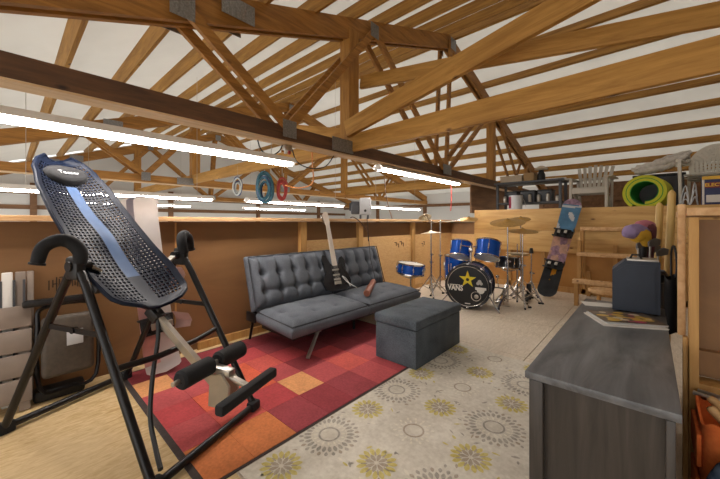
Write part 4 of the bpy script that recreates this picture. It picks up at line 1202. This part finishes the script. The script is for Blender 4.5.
tag(mb.build('denim_bundle', 'denim', smooth=60), 'crumpled blue denim bundle in front of the orange tool bag', 'cloth bundle')

# ================================================================== on the raised platform
PF = 1.43
M['resin'] = plain('beige_resin', '#b3aca0', 0.5, vary=.04)
M['resin_white'] = plain('off_white_resin', '#c9c4b8', 0.5, vary=.04)
tb = thing('low_table', 'long low dark table on the platform left of the garden chair', 'table', (-1.85, 7.35, PF))
mb = MB(); mb.box((0, 0, .585), (1.28, .62, .035), bev=.006); mb.build('table_top', 'darkgrey', tb)
for sx in (-.58, .58):
    for sy in (-.26, .26):
        mb = MB(); mb.box((sx, sy, .285), (.05, .05, .57), bev=.006); mb.build('leg', 'darkgrey', tb)
mb = MB(); mb.box((0, .0, .16), (1.2, .5, .03)); mb.build('lower_shelf', 'darkgrey', tb)
M['card'] = plain('pale_cardboard', '#c4b59f', .8, vary=.06); M['card2'] = plain('tan_cardboard', '#a98a60', .8, vary=.06)
def box_thing(name, label, c, s, mat, rot=0, flaps=True, cat='box'):
    t = thing(name, label, cat, c, rot)
    mb = MB(); mb.box((0, 0, s[2] / 2), s, bev=.004); mb.build('box_body', mat, t)
    mb = MB(); mb.box((0, 0, s[2] - .012), (s[0] + .012, s[1] + .012, .028), bev=.003); mb.build('lid', mat, t)
    return t
box_thing('cardboard_box', 'pale wide box at the left end of the low dark table', (-2.17, 7.25, PF + .603), (.42, .3, .135), 'card')
box_thing('cardboard_box', 'tan box right of the pale box on the low dark table', (-1.84, 7.3, PF + .603), (.19, .3, .17), 'card2')
lp = thing('jar_lamp', 'small dark lantern with a pale cap on the low dark table', 'lantern', (-1.63, 7.25, PF + .603))
mb = MB(); mb.lathe([(.06, 0), (.075, .02), (.07, .12), (.05, .17), (.045, .21)], seg=20); mb.build('lantern_body', 'black', lp)
mb = MB(); mb.lathe([(.045, .21), (.12, .225), (.12, .245), (.05, .29), (.02, .30)], seg=20); mb.build('cap', 'card', lp)
mb = MB(); mb.box((0, 0, .008), (.34, .22, .016), R(8), bev=.002); o = mb.build('flat_book', 'paper', None, 40, (-1.36, 7.2, PF + .603)); tag(o, 'flat pale book lying at the right end of the low dark table', 'book')
for k, (x, s) in enumerate(((-2.16, .20), (-1.86, .26), (-1.55, .24))):
    jt = thing('storage_crate', ('leftmost dark crate under the low table', 'middle dark crate under the low table', 'rightmost dark crate under the low table')[k], 'crate', (x, 7.3, PF + .1765), group='crates under the low table')
    mb = MB(); mb.box((0, 0, .12), (s, .3, .24), bev=.01); mb.build('crate_body', 'darkgrey', jt)
    mb = MB(); mb.box((0, 0, .225), (s + .02, .32, .03), bev=.006); mb.build('rim', 'black', jt)
rg = random.Random(5)
for k in range(7):
    jr = thing('glass_jar', ('leftmost', 'second from the left', 'third from the left', 'middle', 'third from the right', 'second from the right', 'rightmost')[k] + ' of the small jars under the low dark table', 'jar', (-2.30 + .16 * k + .02, 7.095, PF + .1765), group='jars under the low table')
    hh = rg.uniform(.09, .14)
    mb = MB(); mb.lathe([(.03, 0), (.034, .01), (.034, hh), (.024, hh + .012)], seg=14); mb.build('jar_body', 'steel', jr)
    mb = MB(); mb.lathe([(.027, hh + .012), (.027, hh + .03)], seg=14); mb.build('lid', 'black', jr)
M['canred'] = plain('pink_label', '#c0506a', .4); 
cn = thing('paint_can', 'white can with a pink label standing on the platform edge', 'can', (-1.96, 6.72, PF))
mb = MB(); mb.lathe([(.115, 0), (.12, .01), (.12, .28), (.122, .29), (.10, .292)], seg=28); mb.build('can_body', 'palegrey', cn)
mb = MB(); mb.grid(lambda u, v: Vector((.1215 * math.cos(PI * (1.02 + .35 * u)), .1215 * math.sin(PI * (1.02 + .35 * u)), .04 + .22 * v)), 8, 1); bmesh.ops.solidify(mb.bm, geom=mb.bm.faces[:], thickness=.001); mb.build('label', 'canred', cn)
mb = MB(); mb.tube([(.12, 0, .25), (.17, -.03, .16), (.2, -.05, .06)], .004, 6, smooth=3); mb.build('bail_handle', 'steel', cn)

# garden chair with a fan back
ac = thing('garden_chair', 'beige slat back garden chair standing on the platform behind the snowboard', 'chair', (-.80, 7.22, PF), R(-4))
ac.scale = (.88, .9, .98)
for k in range(7):
    a = R(-9 + 18 * k / 6); x0 = -.21 + .42 * k / 6
    mb = MB(); hgt = .88 - .05 * abs(k - 3) / 3
    mb.bar((x0, .22, .33), (x0 + math.tan(a) * .58, .42, hgt), .062, .02, up=(0, -1, .3), bev=.004); mb.build('back_slat', 'resin', ac)
mb = MB(); mb.bar((-.30, .36, .60), (.30, .36, .60), .03, .05); mb.build('back_rail', 'resin', ac)
for k in range(5):
    mb = MB(); mb.box((0, -.26 + .105 * k, .385 - .022 * k), (.54, .09, .02), (R(-8), 0, 0), bev=.004); mb.build('seat_slat', 'resin', ac)
mb = MB(); mb.box((0, -.315, .335), (.56, .022, .10), bev=.005); mb.build('seat_front', 'resin', ac)
for s in (-1, 1):
    mb = MB(); mb.box((s * .34, -.01, .575), (.13, .70, .026), bev=.012); mb.build('armrest', 'resin', ac)
    mb = MB(); mb.box((s * .30, -.28, .285), (.05, .10, .57), bev=.006); mb.build('front_leg', 'resin', ac)
    mb = MB(); mb.bar((s * .27, -.28, .36), (s * .27, .42, .02), .035, .11, bev=.004); mb.bar((s * .30, .30, .56), (s * .28, .38, .04), .04, .06); mb.build('rear_leg', 'resin', ac)

# rolled foam mats
M['matY'] = plain('lime_yellow_foam', '#b9b92c', .8, vary=.06); M['matG'] = plain('bright_green_foam', '#2f8f3a', .8, vary=.08)
def roll(name, label, cx, cy, r0, turns, th, gap, ln, mo_, mi_, rot):
    t = thing(name, label, 'foam mat', (cx, cy, PF), rot, group='rolled foam mats')
    n = int(40 * turns)
    R_ = r0 + (th + gap) * turns
    for (o_, i_, m_, nm) in ((th, th * .22, mo_, 'outer_layer'), (th * .2, 0, mi_, 'inner_layer')):
        mb = MB()
        def P(u, w, k):
            a = 2 * PI * turns * u - PI * .5; r = r0 + (th + gap) * turns * u + k
            return Vector((r * math.cos(a), w, r * math.sin(a) + R_ + .0))
        rings = [[P(i / n, 0, i_), P(i / n, 0, o_), P(i / n, ln, o_), P(i / n, ln, i_)] for i in range(n + 1)]
        mb.ring_loft(rings); mb.build(nm, m_, t, 30)
    return t
roll('rolled_foam_mat', 'thick rolled foam mat, yellow outside and green inside, on the platform', -.06, 6.60, .135, 1.9, .050, .001, .6, 'matY', 'matG', R(-9))

# stacked resin armchairs
def resin_chair(z, label):
    t = thing('resin_armchair', label, 'chair', (.66, 6.90, PF + z), R(-12), group='stacked resin armchairs')
    mb = MB(); bm = mb.bm
    def bk(u, v):
        x = -.25 + .50 * u; a = PI * u
        topz = .62 + .28 * math.sin(a) ** .55
        z_ = .42 + (topz - .42) * v
        return Vector((x * (1 + .08 * v), .22 + .06 * math.sin(a) + .10 * v, z_))
    NU, NV = 24, 10
    gr = [[bm.verts.new(bk(i / NU, j / NV)) for j in range(NV + 1)] for i in range(NU + 1)]
    for i in range(NU):
        for j in range(NV):
            q = (gr[i][j], gr[i + 1][j], gr[i + 1][j + 1], gr[i][j + 1])
            if 2 <= i < NU - 2 and 1 <= j < NV - 1 and (i % 2 == 0) != (j > 5 and j % 2 == 0):
                c = sum((p.co for p in q), Vector()) / 4
                inn = [bm.verts.new(c + (p.co - c) * .66) for p in q]
                for k in range(4): bm.faces.new((q[k], q[(k + 1) % 4], inn[(k + 1) % 4], inn[k]))
            else: bm.faces.new(q)
    bmesh.ops.recalc_face_normals(bm, faces=bm.faces[:]); bmesh.ops.solidify(bm, geom=bm.faces[:], thickness=.012)
    mb.tube([bk(u / 16, 1) for u in range(17)], .014, 8); mb.build('back', 'resin_white', t)
    mb = MB(); mb.grid(lambda u, v: Vector((-.25 + .5 * u, -.24 + .48 * v, .43 - .02 * math.sin(PI * u) - .03 * v + (-.03 * (1 - v / .15) if v < .15 else 0))), 10, 14); bmesh.ops.solidify(mb.bm, geom=mb.bm.faces[:], thickness=.014); mb.build('seat', 'resin_white', t)
    for s in (-1, 1):
        mb = MB(); pts = [(s * .30, -.27, .60), (s * .31, -.20, .645), (s * .315, .05, .65), (s * .30, .24, .66), (s * .27, .33, .70)]
        for a, b in zip(pts, pts[1:]): mb.bar(a, b, .06, .022, ext=.008, bev=.004)
        mb.build('arm', 'resin_white', t)
        mb = MB(); mb.bar((s * .29, -.26, .61), (s * .27, -.30, 0.0), .035, .06, up=(0, 1, 0), bev=.006); mb.build('front_leg', 'resin_white', t)
        mb = MB(); mb.bar((s * .26, .24, .46), (s * .28, .33, 0.0), .035, .055, up=(0, 1, 0), bev=.006); mb.build('rear_leg', 'resin_white', t)
    return t
resin_chair(0, 'lower beige resin armchair of the stack at the right end of the platform')
resin_chair(.055, 'upper beige resin armchair of the stack at the right end of the platform')
# dark tote with white covers heaped on it
tt = thing('storage_tote', 'dark storage tote on the platform under the white covers', 'box', (.10, 7.55, PF))
mb = MB(); mb.box((0, 0, .27), (.62, .42, .54), bev=.02); mb.build('tote_body', 'darkgrey', tt)
mb = MB(); mb.box((0, 0, .555), (.66, .46, .04), bev=.012); mb.build('lid', 'black', tt)
M['canvas'] = cloth('white_canvas', '#b9b2ab', '#d6d0c8', scale=30)
cv = thing('folded_canvas', 'crumpled bundle of white canvas heaped behind the rolled foam mat', 'canvas', (.12, 7.4, PF + .577))
rg = random.Random(9)
for k in range(7):
    mb = MB(); y_ = -.14 + .05 * k; zz = .055 + .045 * (k % 3)
    pts = [(-.32 + rg.uniform(-.05, .05), y_, zz), (-.12, y_ + rg.uniform(-.04, .04), zz + rg.uniform(0, .05)), (.10, y_ + rg.uniform(-.04, .04), zz + .06 + rg.uniform(0, .06)), (.30 + rg.uniform(-.05, .08), y_, zz + .14 + rg.uniform(0, .06))]
    mb.tube(pts, [.030, .052, .056, .034], 12, smooth=5)
    for v in mb.bm.verts: v.co += Vector((0, .012 * math.sin(40 * v.co.x), .010 * math.sin(55 * v.co.x + 30 * v.co.y)))
    mb.build('fold', 'canvas', cv, 60)
# printed box under the chair stack
M['boxblue'] = plain('navy_print', '#28305c', .45); M['boxred'] = plain('dark_red_print', '#7a2a30', .45); M['boxyel'] = plain('yellow_print_band', '#e0b23a', .45)
bk = thing('printed_box', 'navy and yellow printed box reading ELECTRIC at the right edge of the platform', 'box', (.68, 6.50, PF), R(0))
mb = MB(); mb.box((0, 0, .20), (.30, .10, .40), bev=.003); mb.build('carton', 'boxblue', bk)
mb = MB(); mb.box((0, -.051, .375), (.298, .004, .045)); mb.build('top_band', 'boxyel', bk, 0)
mb = MB(); mb.box((0, -.051, .09), (.22, .004, .10)); mb.build('white_panel', 'paper', bk, 0)
mb = MB(); mb.box((-.138, -.051, .18), (.022, .004, .34)); mb.build('spine_band', 'paper', bk, 0)
mb = MB(); mb.box((.01, -.0515, .275), (.26, .004, .075)); mb.build('title_panel', 'boxred', bk, 0)
mb = MB(); mb.text('ELECTRIC', .062, Matrix.Translation((.01, -.055, .275)) @ Matrix.Rotation(R(90), 4, 'X'), .003, bold=.002); mb.build('lettering', 'boxyel', bk, 0)
wr = thing('wire_tangle', 'small tangle of pale wire lying beside the printed box', 'wire', (.42, 6.56, PF))
for k in range(3):
    mb = MB(); mb.tube([(-.09 + rg.uniform(-.02, .02), rg.uniform(-.03, .03), .03), (-.04, rg.uniform(-.05, .05), .10 + .1 * k), (.0, rg.uniform(-.05, .05), .02), (.05, rg.uniform(-.05, .05), .13 + .1 * k), (.08, rg.uniform(-.03, .03), .008)], .008, 6, smooth=5); mb.build('wire_loop', 'palegrey', wr)

# ================================================================== strip lights (their own light)
def strip(label, x, y0, z, ln, hang, hood=False):
    t = thing('strip_light', label, 'light', (x, y0, z), group='fluorescent strip lights')
    mb = MB()
    mb.box((0, ln / 2, .055), (.075, ln, .045), bev=.006)
    mb.prism([(-.10, .02), (-.045, .08), (.045, .08), (.10, .02), (.094, .02), (.04, .074), (-.04, .074), (-.094, .02)], (0, ln / 2, 0), (1, 0, 0), (0, 0, 1), ln)
    mb.build('housing', 'white', t)
    for q in (-.035, .035):
        mb = MB(); mb.cyl((q, .03, .012), (q, ln - .03, .012), .0165, None, 10); mb.build('lit_tube', 'tube', t)
    for yy in (.015, ln - .015):
        mb = MB(); mb.box((0, yy, .02), (.12, .03, .05), bev=.006); mb.build('end_cap', 'white', t)
    if hang:
        for yy in (.25, ln - .25):
            mb = MB(); mb.cyl((0, yy, .075), (0, yy, (hang if hang < .3 else roof_z(y0 + yy) + .39 - z)), .003, None, 6); mb.build('hanger_chain', 'steel', t)
    return t
strip('long lit strip light nearest the camera, hanging above the inversion table', -2.80, -.42, 1.79, 2.44, .21)
strip('lit strip light fixed under the dark beam in front of the drums', -2.80, 3.45, 1.925, 2.50, 0)
strip('lit strip light over the garage behind the head of the inversion table', -5.5, -.10, 1.56, 2.44, .70)
strip('lit strip light over the garage behind the hose coils', -5.5, 2.95, 1.57, 2.50, .60)
strip('lit strip light over the garage left of the corner post, beyond the motor unit', -5.5, 6.45, 1.58, 2.44, .60)
strip('farthest strip light row over the garage, left part', -9.5, 1.0, 1.62, 2.44, 1)
strip('farthest strip light row over the garage, right part', -9.5, 5.0, 1.62, 2.44, 1)

# ================================================================== hoses and cables
M['teal'] = plain('teal_hose', '#3f6f80', .45, vary=.25, scale=40); M['redhose'] = plain('red_hose', '#a83a34', .45, vary=.15); M['whitehose'] = plain('white_hose', '#cfd3cf', .45); M['bluehose'] = plain('dark_blue_hose', '#3a4a78', .45); M['orcord'] = plain('orange_cord', '#d08a50', .5)
def coil(name, label, c, ry, rz, n, r, mat, seed, hook, sx=.10):
    rgn = random.Random(seed)
    t = thing(name, label, 'hose', c, R(-42))
    for k in range(n):
        mb = MB(); f = rgn.uniform(.5, 1.0); ph = rgn.uniform(-.1, .1)
        mb.tube([( (k / max(1, n - 1) - .5) * sx + .015 * math.sin(3 * a + k), math.cos(a + ph) * ry * f, math.sin(a) * rz * f + (1 - f) * rz * -.4) for a in [2 * PI * q / 26 for q in range(26)]], r, 8, closed=True)
        mb.build('loop', mat[k % len(mat)], t)
    mb = MB(); mb.tube([(0, 0, rz * .9), (0, 0, hook)], .006, 6); mb.build('hook_cord', 'steel', t)
    return t
coil('hose_coil', 'teal hose coil hanging from the garage roof truss', (-4.62, 2.80, 1.765), .13, .255, 13, .014, ('teal', 'bluehose', 'teal', 'teal', 'whitehose'), 2, .46, .16)
coil('hose_coil', 'red hose coil hanging just right of the teal coil', (-4.50, 3.05, 1.76), .10, .225, 4, .014, ('redhose',), 3, .46, .08)
coil('cable_coil', 'narrow white cable coil hanging left of the teal hose coil', (-5.48, 2.78, 1.84), .08, .17, 5, .014, ('whitehose', 'bluehose'), 4, .38, .07)
mb = MB(); mb.tube([(-2.86, 2.34, 2.0), (-2.88, 2.36, 1.86), (-2.95, 2.42, 1.66), (-3.05, 2.30, 1.60), (-3.10, 2.14, 1.62)], .008, 8, smooth=6)
tag(mb.build('hanging_cord', 'orcord'), 'orange cord looping down from the dark beam beside the hose coils', 'cord')
mb = MB(); mb.tube([(-2.80, 1.62, 1.99), (-2.80, 1.66, 1.90), (-2.80, 1.76, 1.86), (-2.80, 1.86, 1.92), (-2.80, 1.90, 1.99)], .006, 8, smooth=5)
tag(mb.build('hanging_cord', 'black'), 'short black cord loop under the dark beam, left of the outlet', 'cord')
mb = MB(); mb.tube([(-2.80, 2.02, 1.97), (-2.81, 2.10, 1.84), (-2.81, 2.30, 1.80), (-2.81, 2.50, 1.85), (-2.80, 2.62, 1.99)], .006, 8, smooth=5)
tag(mb.build('hanging_cord', 'black'), 'longer black cord sagging under the dark beam, right of the outlet', 'cord')
ob = thing('outlet_box', 'small outlet box with plugs under the dark beam', 'outlet', (-2.80, 1.96, 1.94))
mb = MB(); mb.box((0, 0, .03), (.06, .09, .055), bev=.006); mb.build('housing', 'steel', ob)
for q in (-.02, .025):
    mb = MB(); mb.box((0, q, -.012), (.025, .025, .04), bev=.004); mb.build('plug', 'white' if q < 0 else 'redhose', ob)
mb = MB(); mb.tube([(-2.92, 5.9, 1.98), (-2.92, 5.92, 1.7), (-2.93, 5.91, 1.42)], .010, 8, smooth=3)
tag(mb.build('hanging_cord', 'redhose'), 'short reddish cord hanging near the corner above the left tom', 'cord')
mb = MB(); mb.tube([(-3.3, 4.25, 1.95), (-3.28, 4.28, 1.6), (-3.2, 4.33, 1.25)], .007, 8, smooth=3)
tag(mb.build('hanging_cord', 'fret'), 'thin brown cord hanging down to the ledge right of the motor unit', 'cord')
